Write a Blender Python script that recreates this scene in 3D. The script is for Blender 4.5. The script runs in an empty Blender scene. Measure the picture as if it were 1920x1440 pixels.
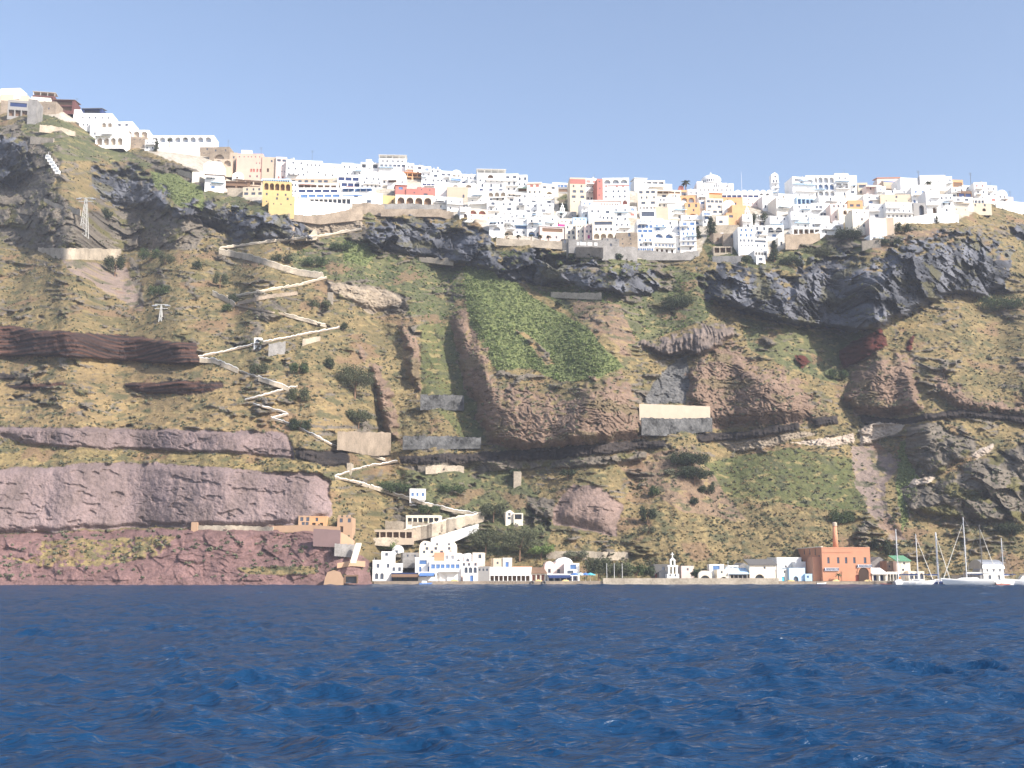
import bpy, math, random
import numpy as np
from mathutils import Vector
R = math.radians
S = bpy.context.scene
COL = S.collection
# ------------------------------------------------------------------ camera, sky, sun, exposure
FPX = 2100.0
PITCH = R(9.5)
CAMH = 4.0
cd = bpy.data.cameras.new('camera'); cam = bpy.data.objects.new('camera', cd); COL.objects.link(cam)
cd.sensor_width = 36; cd.lens = 36*FPX/1920; cd.clip_start = 0.5; cd.clip_end = 12000
cam.location = (0, 0, CAMH); cam.rotation_euler = (math.pi/2+PITCH, 0, 0)
S.camera = cam
SUN = Vector((0.66, -0.52, 0.60)).normalized()
sd = bpy.data.lights.new('sun', 'SUN'); so = bpy.data.objects.new('sun', sd); COL.objects.link(so)
sd.energy = 4.2; sd.angle = R(0.5); sd.color = (1.0, 0.94, 0.85)
so.location = (200, -100, 300); so.rotation_euler = SUN.to_track_quat('Z', 'Y').to_euler()
W = bpy.data.worlds.new('World'); S.world = W; W.use_nodes = True
nt = W.node_tree; nt.nodes.clear()
sky = nt.nodes.new('ShaderNodeTexSky'); sky.sky_type = 'NISHITA'; sky.sun_disc = False
sky.sun_elevation = math.asin(SUN.z); sky.sun_rotation = math.atan2(SUN.x, SUN.y)
sky.altitude = 0; sky.air_density = 1.0; sky.dust_density = 1.6; sky.ozone_density = 1.6
bg = nt.nodes.new('ShaderNodeBackground'); wo = nt.nodes.new('ShaderNodeOutputWorld')
bg.inputs['Strength'].default_value = 0.136
tint = nt.nodes.new('ShaderNodeMixRGB'); tint.blend_type = 'MULTIPLY'; tint.inputs[0].default_value = 1; tint.inputs[2].default_value = (1.06, 1.0, .985, 1)
nt.links.new(sky.outputs[0], tint.inputs[1]); nt.links.new(tint.outputs[0], bg.inputs[0]); nt.links.new(bg.outputs[0], wo.inputs[0])
S.view_settings.view_transform = 'Standard'; S.view_settings.look = 'None'
S.view_settings.gamma = 1; S.view_settings.use_curve_mapping = False
S.view_settings.exposure = 0.85
S.cycles.max_bounces = 5; S.cycles.diffuse_bounces = 3; S.cycles.glossy_bounces = 2

rng = random.Random(7)
NR = np.random.RandomState(11)
# ------------------------------------------------------------------ rays: photo pixel -> direction with y = 1
cp, sp = math.cos(PITCH), math.sin(PITCH)
def ray(px, py):
    u = (px-960.0)/FPX; v = -(py-720.0)/FPX
    dy = cp - v*sp
    return u/dy, (sp + v*cp)/dy
def P(px, py, Y):
    a, b = ray(px, py)
    return (a*Y, Y, CAMH + b*Y)
# ------------------------------------------------------------------ numpy noise
GR = {}
def perlin(x, y, seed=0):
    n = 256
    if seed not in GR:
        g = np.random.RandomState(seed).rand(n, n)*2*np.pi; GR[seed] = (np.cos(g), np.sin(g))
    gx, gy = GR[seed]
    xi = np.floor(x).astype(int); yi = np.floor(y).astype(int)
    fx = x-xi; fy = y-yi
    u = fx*fx*fx*(fx*(fx*6-15)+10); v = fy*fy*fy*(fy*(fy*6-15)+10)
    def d(i, j):
        a = (xi+i) % n; b = (yi+j) % n
        return gx[a, b]*(fx-i) + gy[a, b]*(fy-j)
    return ((d(0, 0)*(1-u)+d(1, 0)*u)*(1-v) + (d(0, 1)*(1-u)+d(1, 1)*u)*v)*1.5
def fbm(x, y, o=4, seed=0, gain=.5):
    s = 0; a = 1; t = 0
    for i in range(o):
        s = s + a*perlin(x, y, seed+i*7); t += a; a *= gain; x = x*2.03+5.3; y = y*2.03+1.7
    return s/t
def ridged(x, y, o=4, seed=0):
    s = 0; a = 1; t = 0
    for i in range(o):
        s = s + a*(1-np.abs(perlin(x, y, seed+i*5))*2); t += a; a *= .5; x = x*2.1+3.1; y = y*2.1+7.7
    return s/t
def voro(x, y, seed=0):
    r = np.random.RandomState(seed); n = 128; jx = r.rand(n, n); jy = r.rand(n, n); hv = r.rand(n, n)
    xi = np.floor(x).astype(int); yi = np.floor(y).astype(int)
    d1 = np.full(x.shape, 9.); d2 = np.full(x.shape, 9.); h = np.zeros(x.shape)
    for i in (-1, 0, 1):
        for j in (-1, 0, 1):
            a = xi+i; b = yi+j
            dx = a+jx[a % n, b % n]-x; dy = b+jy[a % n, b % n]-y
            dd = dx*dx+dy*dy
            near = dd < d1
            d2 = np.where(near, d1, np.minimum(d2, dd)); h = np.where(near, hv[a % n, b % n], h); d1 = np.where(near, dd, d1)
    return np.sqrt(d1), np.sqrt(d2), h
def facets(x, y, seed=0, tilt=.8):
    # broken rock: every cell is a plane of its own height and tilt
    r = np.random.RandomState(seed); n = 128; jx = r.rand(n, n); jy = r.rand(n, n); hv = r.rand(n, n); ax = r.normal(0, tilt, (n, n)); ay = r.normal(0, tilt, (n, n))
    xi = np.floor(x).astype(int); yi = np.floor(y).astype(int)
    d1 = np.full(x.shape, 9.); h = np.zeros(x.shape)
    for i in (-1, 0, 1):
        for j in (-1, 0, 1):
            a = xi+i; b = yi+j
            dx = x-a-jx[a % n, b % n]; dy = y-b-jy[a % n, b % n]
            dd = dx*dx+dy*dy; near = dd < d1
            h = np.where(near, hv[a % n, b % n]-.5+ax[a % n, b % n]*dx+ay[a % n, b % n]*dy, h); d1 = np.where(near, dd, d1)
    return h
def sst(t): t = np.clip(t, 0, 1); return t*t*(3-2*t)
def inside(pts, x, y):
    r = np.zeros(x.shape, bool)
    n = len(pts); j = n-1
    for i in range(n):
        xi, yi = pts[i]; xj, yj = pts[j]
        if yi != yj:
            c = ((yi > y) != (yj > y)) & (x < (xj-xi)*(y-yi)/(yj-yi)+xi)
            r ^= c
        j = i
    return r
def blur(a, n, ax):
    if n < 1: return a
    k = np.ones(2*n+1)/(2*n+1)
    for _ in range(2):
        pad = [(0, 0), (0, 0)]; pad[ax] = (n+1, n)
        c = np.cumsum(np.pad(a, pad, mode='edge'), axis=ax)
        a = (np.take(c, range(2*n+1, c.shape[ax]), ax) - np.take(c, range(0, c.shape[ax]-2*n-1), ax))/(2*n+1)
    return a
# ------------------------------------------------------------------ materials
def newmat(name, col, rough=.85, var=.12, scale=.6, bump=0., bscale=3., spec=.2, metal=0., kind='noise'):
    m = bpy.data.materials.new(name); m.use_nodes = True
    t = m.node_tree; b = t.nodes['Principled BSDF']
    b.inputs['Roughness'].default_value = rough; b.inputs['Specular IOR Level'].default_value = spec
    b.inputs['Metallic'].default_value = metal
    tc = t.nodes.new('ShaderNodeTexCoord')
    if kind == 'stone':
        vo = t.nodes.new('ShaderNodeTexVoronoi'); vo.inputs['Scale'].default_value = scale
        t.links.new(tc.outputs['Object'], vo.inputs['Vector'])
        sx = t.nodes.new('ShaderNodeSeparateColor'); t.links.new(vo.outputs['Color'], sx.inputs[0])
        no = t.nodes.new('ShaderNodeTexNoise'); no.inputs['Scale'].default_value = .22; no.inputs['Detail'].default_value = 5; t.links.new(tc.outputs['Object'], no.inputs['Vector'])
        ma = t.nodes.new('ShaderNodeMath'); ma.operation = 'MULTIPLY_ADD'; ma.inputs[1].default_value = .45; t.links.new(sx.outputs[0], ma.inputs[0])
        mb = t.nodes.new('ShaderNodeMath'); mb.operation = 'MULTIPLY_ADD'; mb.inputs[1].default_value = 1.9; mb.inputs[2].default_value = -.68; t.links.new(no.outputs['Fac'], mb.inputs[0]); t.links.new(mb.outputs[0], ma.inputs[2]); src = ma.outputs[0]
    else:
        no = t.nodes.new('ShaderNodeTexNoise'); no.inputs['Scale'].default_value = scale; no.inputs['Detail'].default_value = 5
        no.inputs['Roughness'].default_value = .65
        t.links.new(tc.outputs['Object'], no.inputs['Vector']); src = no.outputs['Fac']
    rp = t.nodes.new('ShaderNodeValToRGB')
    lo, hi = (.3, .7) if kind != 'stone' else (0, 1)
    rp.color_ramp.elements[0].position = lo; rp.color_ramp.elements[1].position = hi
    rp.color_ramp.elements[0].color = tuple(max(0, c*(1-var)) for c in col)+(1,)
    rp.color_ramp.elements[1].color = tuple(min(1, c*(1+var)) for c in col)+(1,)
    t.links.new(src, rp.inputs[0]); t.links.new(rp.outputs[0], b.inputs['Base Color'])
    if bump:
        n2 = t.nodes.new('ShaderNodeTexNoise'); n2.inputs['Scale'].default_value = bscale; n2.inputs['Detail'].default_value = 4
        t.links.new(tc.outputs['Object'], n2.inputs['Vector'])
        bp = t.nodes.new('ShaderNodeBump'); bp.inputs['Strength'].default_value = .6; bp.inputs['Distance'].default_value = bump
        t.links.new(n2.outputs['Fac'], bp.inputs['Height']); t.links.new(bp.outputs[0], b.inputs['Normal'])
    return m
def mesh_obj(name, V, F, mat, parent=None, loc=None, smooth=False, **kw):
    me = bpy.data.meshes.new(name); me.from_pydata(V, [], F)
    if smooth: me.polygons.foreach_set('use_smooth', [True]*len(me.polygons))
    if isinstance(mat, (list, tuple)):
        for m in mat: me.materials.append(m)
    elif mat: me.materials.append(mat)
    o = bpy.data.objects.new(name, me); COL.objects.link(o)
    if parent is not None: o.parent = parent
    if loc is not None: o.location = loc
    for k, v in kw.items(): o[k] = v
    return o
def np_mesh(name, V, quads, mat, smooth=True, tris=None):
    me = bpy.data.meshes.new(name)
    nq = len(quads); me.vertices.add(len(V)); me.vertices.foreach_set('co', np.ascontiguousarray(V, np.float32).ravel())
    k = quads.shape[1]
    me.loops.add(nq*k); me.loops.foreach_set('vertex_index', quads.astype(np.int32).ravel())
    me.polygons.add(nq); me.polygons.foreach_set('loop_start', np.arange(0, nq*k, k, dtype=np.int32))
    me.update(calc_edges=True)
    me.polygons.foreach_set('use_smooth', np.full(nq, smooth))
    if mat: me.materials.append(mat)
    o = bpy.data.objects.new(name, me); COL.objects.link(o)
    return o
# ------------------------------------------------------------------ hillside
# rock and plant regions, outlined where they lie on the slope
# class: slope tangent, albedo a, albedo b
CLS = {
 'grass': (.74, (.225, .168, .086), (.118, .102, .054)),
 'scrubg': (.74, (.132, .132, .064), (.068, .080, .042)),
 'olive': (.74, (.125, .125, .055), (.080, .092, .040)),
 'bright': (.74, (.160, .180, .070), (.095, .115, .05)),
 'dry': (.74, (.275, .200, .100), (.165, .125, .070)),
 'gold': (.74, (.285, .215, .10), (.16, .13, .064)),
 'bare': (.74, (.235, .165, .110), (.150, .110, .080)),
 'town': (.62, (.50, .46, .40), (.30, .26, .20)),
 'basalt': (3.4, (.155, .160, .182), (.046, .049, .058)),
 'rock': (1.5, (.180, .155, .125), (.095, .084, .070)),
 'tuff': (2.8, (.235, .165, .122), (.150, .106, .080)),
 'columns': (3.0, (.220, .175, .150), (.085, .072, .066)),
 'lava': (5.0, (.058, .048, .044), (.022, .020, .021)),
 'banded': (5.0, (.120, .060, .042), (.032, .027, .028)),
 'mauve': (5.0, (.255, .192, .186), (.160, .122, .114)),
 'pinkish': (3.5, (.245, .178, .152), (.155, .115, .098)),
 'redmauve': (1.6, (.215, .132, .124), (.140, .086, .081)),
 'redrock': (2.5, (.115, .032, .024), (.055, .022, .018)),
 'talus': (.80, (.170, .165, .160), (.075, .075, .075)),
 'scree': (.74, (.250, .195, .165), (.180, .140, .120)),
 'pumice': (3.5, (.52, .44, .36), (.34, .28, .23)),
 'palestrat': (2.5, (.34, .28, .21), (.17, .14, .11)),
}
CN = list(CLS)
# (class, outline, forward step m, soft widths left,right,top,bottom in photo px)
RG = [
 ('dry', [(0,640),(380,690),(600,700),(700,830),(560,810),(0,800)], 0, None),
 ('grass', [(0,470),(130,490),(300,600),(370,640),(0,610)], 0, None),
 ('rock', [(0,240),(60,215),(150,240),(240,285),(420,330),(430,380),(360,470),(250,470),(80,470),(0,460)], 3, (10,60,30,20)),
 ('scrubg', [(60,215),(130,210),(240,285),(330,330),(300,345),(170,310),(110,300),(40,240)], 0, None),
 ('grass', [(120,300),(200,300),(250,390),(150,400),(100,350)], 0, None),
 ('scrubg', [(380,340),(500,365),(560,400),(700,395),(700,415),(560,410),(450,400),(380,380)], 0, None),
 ('scrubg', [(540,480),(600,450),(680,435),(790,485),(880,500),(870,580),(800,610),(730,570),(640,530),(560,510)], 0, None),
 ('bright', [(640,455),(680,450),(710,480),(690,500),(650,490)], 0, None),
 ('scrubg', [(740,520),(800,500),(860,520),(855,590),(800,600)], 0, None),
 ('bright', [(280,318),(330,330),(375,350),(385,395),(340,385),(290,350)], 0, None),
 ('olive', [(785,610),(850,600),(885,720),(905,820),(870,825),(790,740)], 0, None),
 ('dry', [(740,600),(790,620),(790,760),(760,700)], 0, None),
 ('bright', [(870,500),(930,488),(1000,560),(1095,610),(1172,690),(1110,712),(1050,716),(1000,690),(930,695),(900,640),(872,570)], 0, None),
 ('dry', [(970,618),(985,622),(1040,680),(1025,685)], 0, None),
 ('scrubg', [(930,470),(1200,480),(1330,520),(1340,570),(1320,600),(1180,650),(1090,600),(1000,545)], 0, None),
 ('bare', [(1060,560),(1160,570),(1200,640),(1160,650),(1090,600)], 0, None),
 ('scrubg', [(1390,600),(1600,625),(1660,610),(1600,650),(1570,720),(1480,690),(1400,650)], 0, None),
 ('scrubg', [(1310,440),(1480,470),(1490,510),(1330,490)], 0, None),
 ('bare', [(1600,440),(1800,425),(1790,445),(1690,455),(1640,480)], 0, None),
 ('scrubg', [(1450,450),(1600,440),(1640,470),(1500,500)], 0, None),
 ('bright', [(1690,830),(1740,800),(1760,880),(1710,930),(1690,1000),(1680,900)], 0, None),
 ('olive', [(1240,880),(1480,840),(1600,860),(1640,960),(1500,950),(1300,920)], 0, None),
 ('grass', [(1700,800),(1820,790),(1790,850),(1720,880)], 0, None),
 ('bare', [(1150,860),(1300,835),(1330,880),(1400,980),(1280,960),(1180,900)], 0, None),
 ('scrubg', [(740,880),(960,880),(1040,960),(1020,1040),(880,1040),(780,940)], 0, None),
 ('scree', [(115,487),(235,500),(268,575),(262,588),(190,540),(130,510)], 0, None),
 ('scree', [(1597,838),(1640,833),(1692,862),(1662,905),(1662,960),(1700,1015),(1672,1012),(1630,960),(1603,905)], -2, (10,10,10,10)),
 ('talus', [(1245,690),(1290,668),(1295,700),(1285,757),(1205,757),(1225,720)], 0, None),
 ('rock', [(610,525),(660,532),(740,545),(770,560),(760,590),(700,578),(640,560),(612,545)], 3, (4,10,10,6)),
 ('palestrat', [(612,528),(735,545),(755,565),(700,590),(625,545)], 2, (4,10,6,4)),
 ('rock', [(470,580),(520,568),(537,580),(535,598),(500,602),(470,592)], 4, (4,3,10,3)),
 ('rock', [(240,480),(262,500),(268,575),(258,560),(244,520)], 2, (3,6,6,6)),
 ('pinkish', [(1030,960),(1075,908),(1130,912),(1168,945),(1155,1005),(1100,995),(1040,985)], 2.5, (30,30,40,25)),
 ('rock', [(985,930),(1040,935),(1035,975),(1000,965)], 2, (6,6,6,4)),
 ('rock', [(1690,915),(1830,868),(1920,825),(2100,820),(2100,975),(1820,985),(1700,965)], 6, (16,60,25,20)),
 ('rock', [(1800,870),(1930,835),(2100,825),(2100,930),(1920,935),(1830,930)], 2, (30,60,20,20)),
 ('rock', [(1700,800),(1760,790),(1800,830),(1780,880),(1730,905),(1700,860)], 3, (8,8,10,8)),
 ('rock', [(1775,820),(1830,815),(1830,850),(1790,865)], 4, (8,8,10,6)),
 ('basalt', [(170,312),(205,300),(258,310),(330,372),(400,373),(480,388),(560,398),(606,440),(560,456),(500,450),(440,452),(390,425),(300,398),(215,385),(172,352)], 7, (14,30,40,12)),
 ('basalt', [(-300,240),(0,250),(50,262),(60,330),(28,352),(0,335),(-300,335)], 9, (60,14,14,8)),
 ('rock', [(-300,355),(0,355),(60,370),(118,395),(112,440),(60,445),(0,425),(-300,425)], 6, (60,14,14,8)),
 ('basalt', [(690,415),(760,398),(850,405),(930,438),(935,478),(1000,452),(1060,468),(1130,498),(1190,490),(1250,518),(1218,556),(1140,548),(1110,540),(1050,530),(1000,535),(950,520),(900,502),(850,492),(790,480),(720,468),(690,442)], 8, (16,14,44,5)),
 ('basalt', [(1325,560),(1300,505),(1370,478),(1450,498),(1480,520),(1500,478),(1580,458),(1640,480),(1700,440),(1780,430),(1870,440),(1905,465),(1890,535),(1850,560),(1790,548),(1720,582),(1650,612),(1600,623),(1500,612),(1420,597),(1370,578)], 18, (40,24,60,5)),
 ('basalt', [(1890,420),(2100,410),(2100,450),(1905,448)], 6, (8,30,10,4)),
 ('columns', [(1180,640),(1240,632),(1335,600),(1392,622),(1350,650),(1312,668),(1260,668),(1210,655)], 9, (14,12,20,3)),
 ('tuff', [(848,570),(868,572),(905,640),(925,695),(945,715),(1010,722),(1060,742),(1108,702),(1172,700),(1197,745),(1212,822),(1150,834),(1000,852),(918,832),(893,775),(862,690),(845,640)], 11, (14,10,60,22)),
 ('tuff', [(1310,662),(1345,638),(1385,640),(1425,682),(1482,692),(1532,742),(1572,790),(1500,792),(1420,800),(1330,802),(1292,752),(1285,700)], 8, (14,60,46,30)),
 ('tuff', [(1568,745),(1600,690),(1652,655),(1712,668),(1722,690),(1722,745),(1760,770),(1700,778),(1612,785)], 9, (20,16,36,22)),
 ('tuff', [(1735,690),(1770,690),(1800,725),(1925,760),(2100,770),(2100,790),(1925,785),(1800,772),(1768,745)], 8, (10,60,30,20)),
 ('tuff', [(697,680),(716,680),(742,760),(757,832),(722,812),(703,745)], 11, (7,14,8,8)),
 ('tuff', [(748,600),(772,606),(792,682),(787,756),(770,700),(752,645)], 8, (7,14,10,8)),
 ('tuff', [(668,640),(682,655),(688,682),(674,668)], 3, (6,8,6,4)),
 ('tuff', [(1160,645),(1182,655),(1184,668),(1162,664)], 3, (4,4,5,3)),
 ('redrock', [(1574,656),(1600,640),(1655,614),(1662,648),(1606,682),(1580,694)], 5, (6,6,8,4)),
 ('redrock', [(1698,656),(1714,622),(1714,652),(1708,664)], 2, (5,5,6,5)),
 ('redrock', [(1488,668),(1505,668),(1520,680),(1500,690)], 3, (5,5,6,3)),
 ('rock', [(1425,632),(1440,632),(1458,645),(1445,652),(1430,645)], 3, (4,4,5,3)),
 ('lava', [(745,856),(920,846),(1050,840),(1150,830),(1246,824),(1242,838),(1150,850),(1000,864),(860,872),(750,868)], 3, (3,6,6,2)),
 ('rock', [(745,872),(1000,864),(1150,852),(1215,846),(1210,862),(1120,872),(1000,882),(800,886)], 1.5, (6,6,3,3)),
 ('lava', [(1302,812),(1400,808),(1498,789),(1498,806),(1400,824),(1312,832)], 4, (5,3,6,2)),
 ('palestrat', [(1340,832),(1400,826),(1498,808),(1540,812),(1400,848),(1375,848)], 1.5, (6,6,3,3)),
 ('lava', [(1520,785),(1574,776),(1574,796),(1526,800)], 4, (4,3,6,2)),
 ('lava', [(1610,778),(1690,785),(1800,766),(1925,782),(2100,785),(2100,798),(1925,797),(1800,782),(1720,792),(1625,802)], 3, (6,40,6,3)),
 ('lava', [(553,843),(655,846),(655,872),(600,874),(560,862)], 4, (6,4,8,3)),
 ('banded', [(-300,600),(0,611),(100,619),(250,630),(370,644),(374,682),(300,682),(200,674),(0,667),(-300,665)], 7, (40,4,5,2)),
 ('banded', [(230,722),(300,714),(418,716),(420,727),(340,741),(250,736)], 4, (14,4,6,2)),
 ('lava', [(-300,700),(0,700),(30,702),(28,710),(0,712),(-300,712)], 3, (40,6,4,2)),
 ('banded', [(10,722),(120,716),(125,722),(40,730)], 2, (8,8,3,2)),
 ('mauve', [(-300,885),(0,878),(100,876),(200,866),(330,870),(470,884),(600,888),(620,902),(622,965),(565,982),(500,987),(350,988),(200,992),(0,1000),(-300,1003)], 2.2, (60,12,14,12)),
 ('mauve', [(-300,805),(0,800),(150,800),(350,806),(480,808),(540,812),(556,862),(480,852),(330,846),(150,840),(40,832),(0,815),(-300,815)], 2.5, (40,10,8,4)),
 ('redmauve', [(-300,1004),(0,1001),(300,992),(600,985),(660,1030),(697,1055),(700,1110),(-300,1110)], 3, (60,8,14,2)),
 ('gold', [(0,1045),(60,1050),(80,1015),(330,1005),(300,1042),(200,1058),(80,1062)], 0, None),
 ('grass', [(440,1065),(520,1060),(600,1066),(590,1076),(470,1078)], 0, None),
 ('gold', [(-300,840),(0,838),(150,845),(330,850),(470,855),(600,870),(600,885),(470,882),(330,868),(200,864),(0,872),(-300,872)], 0, None),
 ('pumice', [(1482,832),(1540,822),(1598,812),(1600,830),(1530,836)], 2, (4,4,3,3)),
 ('pumice', [(1608,806),(1650,792),(1700,795),(1690,808),(1645,826),(1612,836)], 3, (4,4,4,3)),
 ('pumice', [(1815,858),(1840,840),(1866,830),(1862,842),(1830,862)], 2, (4,4,3,3)),
 ('pumice', [(1695,915),(1715,897),(1752,893),(1745,905),(1715,912)], 1, (4,4,3,3)),
 ('palestrat', [(552,404),(600,404),(680,392),(682,430),(640,438),(600,440),(575,425)], 1.5, (6,4,4,8)),
 ('town', [(100,150),(400,270),(640,290),(960,320),(1320,330),(1640,330),(1800,330),(1880,360),(1850,385),(1800,412),(1700,415),(1640,450),(1610,420),(1560,410),(1470,465),(1440,480),(1390,470),(1390,415),(1340,410),(1310,480),(1190,485),(1060,470),(930,445),(870,405),(700,395),(560,400),(420,360),(370,320),(280,285),(170,240),(0,190)], 0, None),
 ('scrubg', [(1040,375),(1062,360),(1066,395),(1095,410),(1060,415),(1045,400)], 0, None),
 ('scrubg', [(1336,455),(1340,430),(1385,425),(1386,478),(1336,482)], 0, None),
]
TOPC = [(-600,120),(-40,182),(0,190),(55,190),(80,196),(115,196),(150,222),(190,250),(232,268),(285,270),(330,276),(395,290),(433,312),(500,316),(600,326),(700,326),(780,330),(880,344),(960,350),(1060,362),(1130,352),(1200,360),(1280,364),(1440,372),(1500,362),(1620,360),(1720,352),(1800,356),(1880,376),(1925,388),(2050,410),(2600,480)]
tx, ty = zip(*TOPC)
xs_in = np.arange(-30, 1952, 1.55)
xs = np.concatenate([-700+np.arange(0, 670, 9.), xs_in, np.arange(1956, 2700, 9.)])
NX = len(xs); NY = 660
T = np.interp(xs, tx, ty)
v = np.linspace(0, 1, NY)[:, None]
PX = np.broadcast_to(xs[None, :], (NY, NX)).copy()
PY = T[None, :] + (1106-T[None, :])*v
wx = fbm(PX/45, PY/45, 4, 3)*9 + fbm(PX/9, PY/9, 3, 31)*3.0
wy = fbm(PX/45, PY/45, 4, 5)*6 + fbm(PX/9, PY/9, 3, 35)*2.4
QX, QY = PX+wx, PY+wy
QX2, QY2 = PX+wx*1.7+fbm(PX/22, PY/16, 3, 37)*8, PY+wy*1.6+fbm(PX/18, PY/14, 3, 39)*8
TN = fbm(PX/16, PY/10, 4, 41)
cid = np.zeros((NY, NX), np.int16)
OFF = np.zeros((NY, NX))
ii = np.arange(NX)[None, :]; jj = np.arange(NY)[:, None]
DXP = np.gradient(xs)[None, :]; DYP = np.gradient(PY, axis=0)
for c, pts, h, sw in RG:
    big = h >= 6 and c not in ('banded', 'mauve', 'lava')
    m = inside(pts, QX2, QY2) if big else inside(pts, QX, QY)
    mf = m
    if big:
        tf = np.maximum.accumulate(np.where(~m, jj, -1), axis=0)
        mf = m & ((jj-tf)*DYP/sw[2] > .25+TN*1.6)
    if c == 'gold': mf = m & (TN+fbm(PX/7, PY/4, 3, 47)*.6 > -.12)
    cid[mf] = CN.index(c)
    if h and sw:
        lf = np.maximum.accumulate(np.where(~m, ii, -1), axis=1)
        rf = np.minimum.accumulate(np.where(~m, ii, NX)[:, ::-1], axis=1)[:, ::-1]
        tf = np.maximum.accumulate(np.where(~m, jj, -1), axis=0)
        bf = np.minimum.accumulate(np.where(~m, jj, NY)[::-1], axis=0)[::-1]
        xl = xs[np.clip(lf, 0, NX-1)]; xr = xs[np.clip(rf, 0, NX-1)]
        dl = PX-xl; dr = xr-PX
        dt = (jj-tf)*DYP; db = (bf-jj)*DYP
        w = sst(dl/sw[0])*sst(dr/sw[1])*sst(dt/sw[2])*sst(db/sw[3])*m
        w = blur(blur(w, 2, 1), 1, 0)
        OFF -= h*w
# small outcrops scattered through the grass
oc = (ridged(PX/60, PY/16, 4, 43)+fbm(PX/90, PY/60, 2, 45)*.5 > .74) & np.isin(cid, [CN.index(q) for q in ('grass', 'scrubg', 'dry', 'bare')]) & (PY < 1050) & (PY > T[None, :]+14)
oc &= ~((PX > 1240) & (PX < 1600) & (PY > 860))
cid[oc] = CN.index('rock'); OFF -= blur(blur(oc.astype(float), 3, 1), 1, 0)*2.2
# slope integration, bottom to top
slope = np.array([CLS[c][0] for c in CN])[cid]
inv = blur(1/slope, 16, 1)
_, K = ray(PX, PY)
Yb = np.empty((NY, NX))
ys0 = np.interp(xs, [-700, 640, 700, 1500, 1920, 2700], [336, 338, 351, 351, 351, 352])
shelf = np.interp(xs, [690, 712, 2700], [0, 1, 1])
Yb[-1] = ys0
for j in range(NY-2, -1, -1):
    s = 1/inv[j]
    k0, k1 = K[j+1], K[j]
    Yn = Yb[j+1]*np.maximum(s-k0, .08)/np.maximum(s-k1, .08)
    cross = (PY[j] < 1091) & (PY[j+1] >= 1091)
    Yn = np.where(cross, Yn + 19*shelf, Yn)
    Yb[j] = Yn
tgt = np.interp(xs, [-700, 0, 300, 500, 900, 1200, 1600, 1920, 2700], [700, 690, 655, 625, 610, 600, 610, 620, 640])
jb = np.argmax(PY > 1089, axis=0)
base = Yb[jb, np.arange(NX)]
fac = np.log(tgt/base)/np.log(Yb[0]/base)
up = jj < jb[None, :]
Yb = np.where(up, base*np.exp(np.log(np.maximum(Yb/base, 1e-3))*fac[None, :]), Yb)
Yb = np.where(up, blur(Yb, 5, 1), Yb)
YS = Yb.copy()                          # smooth base, before relief
A, B = ray(PX, PY)
X = A*Yb; Z = CAMH + B*Yb
# relief by class
def cm(*n):
    m = np.zeros((NY, NX), bool)
    for q in n: m |= cid == CN.index(q)
    return blur(blur(m.astype(float), 1, 0), 1, 1)
D = np.zeros((NY, NX))
wX = X + fbm(X/9, Z/9, 3, 61)*5; wZ = Z + fbm(X/9, Z/9, 3, 67)*5
soft = cm('gold', 'grass', 'scrubg', 'olive', 'bright', 'dry', 'bare', 'scree')
D += soft*(fbm(X/28, Z/28, 4, 71)*5.5 + fbm(X/1.7, Z/1.2, 2, 73)*.6 + ridged(X/14+Z/30, Z/60, 3, 79)*-1.3 + ridged((X+Z*.75)/13, (Z-X*.75)/80, 3, 80)*-1.6*sst((PX-480)/60)*sst((960-PX)/80))
m = cm('bright'); D += m*(np.abs(fbm(X/1.3, Z/1.1, 2, 81))*-1.8)
m = cm('basalt')
d1, d2, hv = voro(wX/11+wZ/40, wZ/7, 5); e1, e2, hv2 = voro(wX/3.6, wZ/2.6+wX/9, 6)
fA = facets(wX/19+wZ/34, wZ/15, 15, .9); fB = facets(X/6.5+Z/11, Z/5.6, 16, .9); fC = facets(X/2.4, Z/2.0, 17, .9)
D += m*(-fA*9 - fB*2.8 - fC*.5 + fbm(X/22, Z/22, 4, 83)*7 + (1-sst((d2-d1)/.07))*1.5 + fbm(X/1.2, Z/1.2, 2, 87)*.7)
m = cm('rock', 'redrock')
D += m*(-fA*3 - fB*2.2 + fbm(X/15, Z/15, 5, 91)*5 + np.floor(Z/3.1+fbm(X/20, Z/9, 3, 93)*3)*0 - ridged(wX/6, wZ/3.2, 4, 95)*1.6)
m = cm('tuff')
pit = ridged(wX/3.2+Z/9, wZ/1.5, 2, 97)
D += m*(-pit*.9 + (1-sst((d2-d1)/.035))*1.3 + fbm(X/24, Z/34, 3, 99)*3.2 - fB*.35 + ridged(X/13+fbm(X/20, Z/20, 2, 8), Z/70, 2, 100)*-1.3 + sst((fbm(wX/2.6, wZ/1.3, 2, 101)-.16)/.12)*.9)
m = cm('columns')
D += m*(-ridged(X/2.0+fbm(X/9, Z/9, 2, 5), Z/14, 2, 103)*2.4 + fbm(X/10, Z/10, 4, 105)*4)
m = cm('lava')
D += m*(-ridged(X/1.6, Z/8, 3, 107)*1.0 + fbm(X/6, Z/3, 4, 109)*2.4)
m = cm('banded')
D += m*(-np.abs(((Z+X*.03+fbm(X/40, Z/9, 3, 111)*.8) % 2.1)/2.1-.5)*1.3 + fbm(X/10, Z/5, 4, 113)*2.4 - (hv2-.5)*.8)
m = cm('mauve', 'pinkish')
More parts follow.
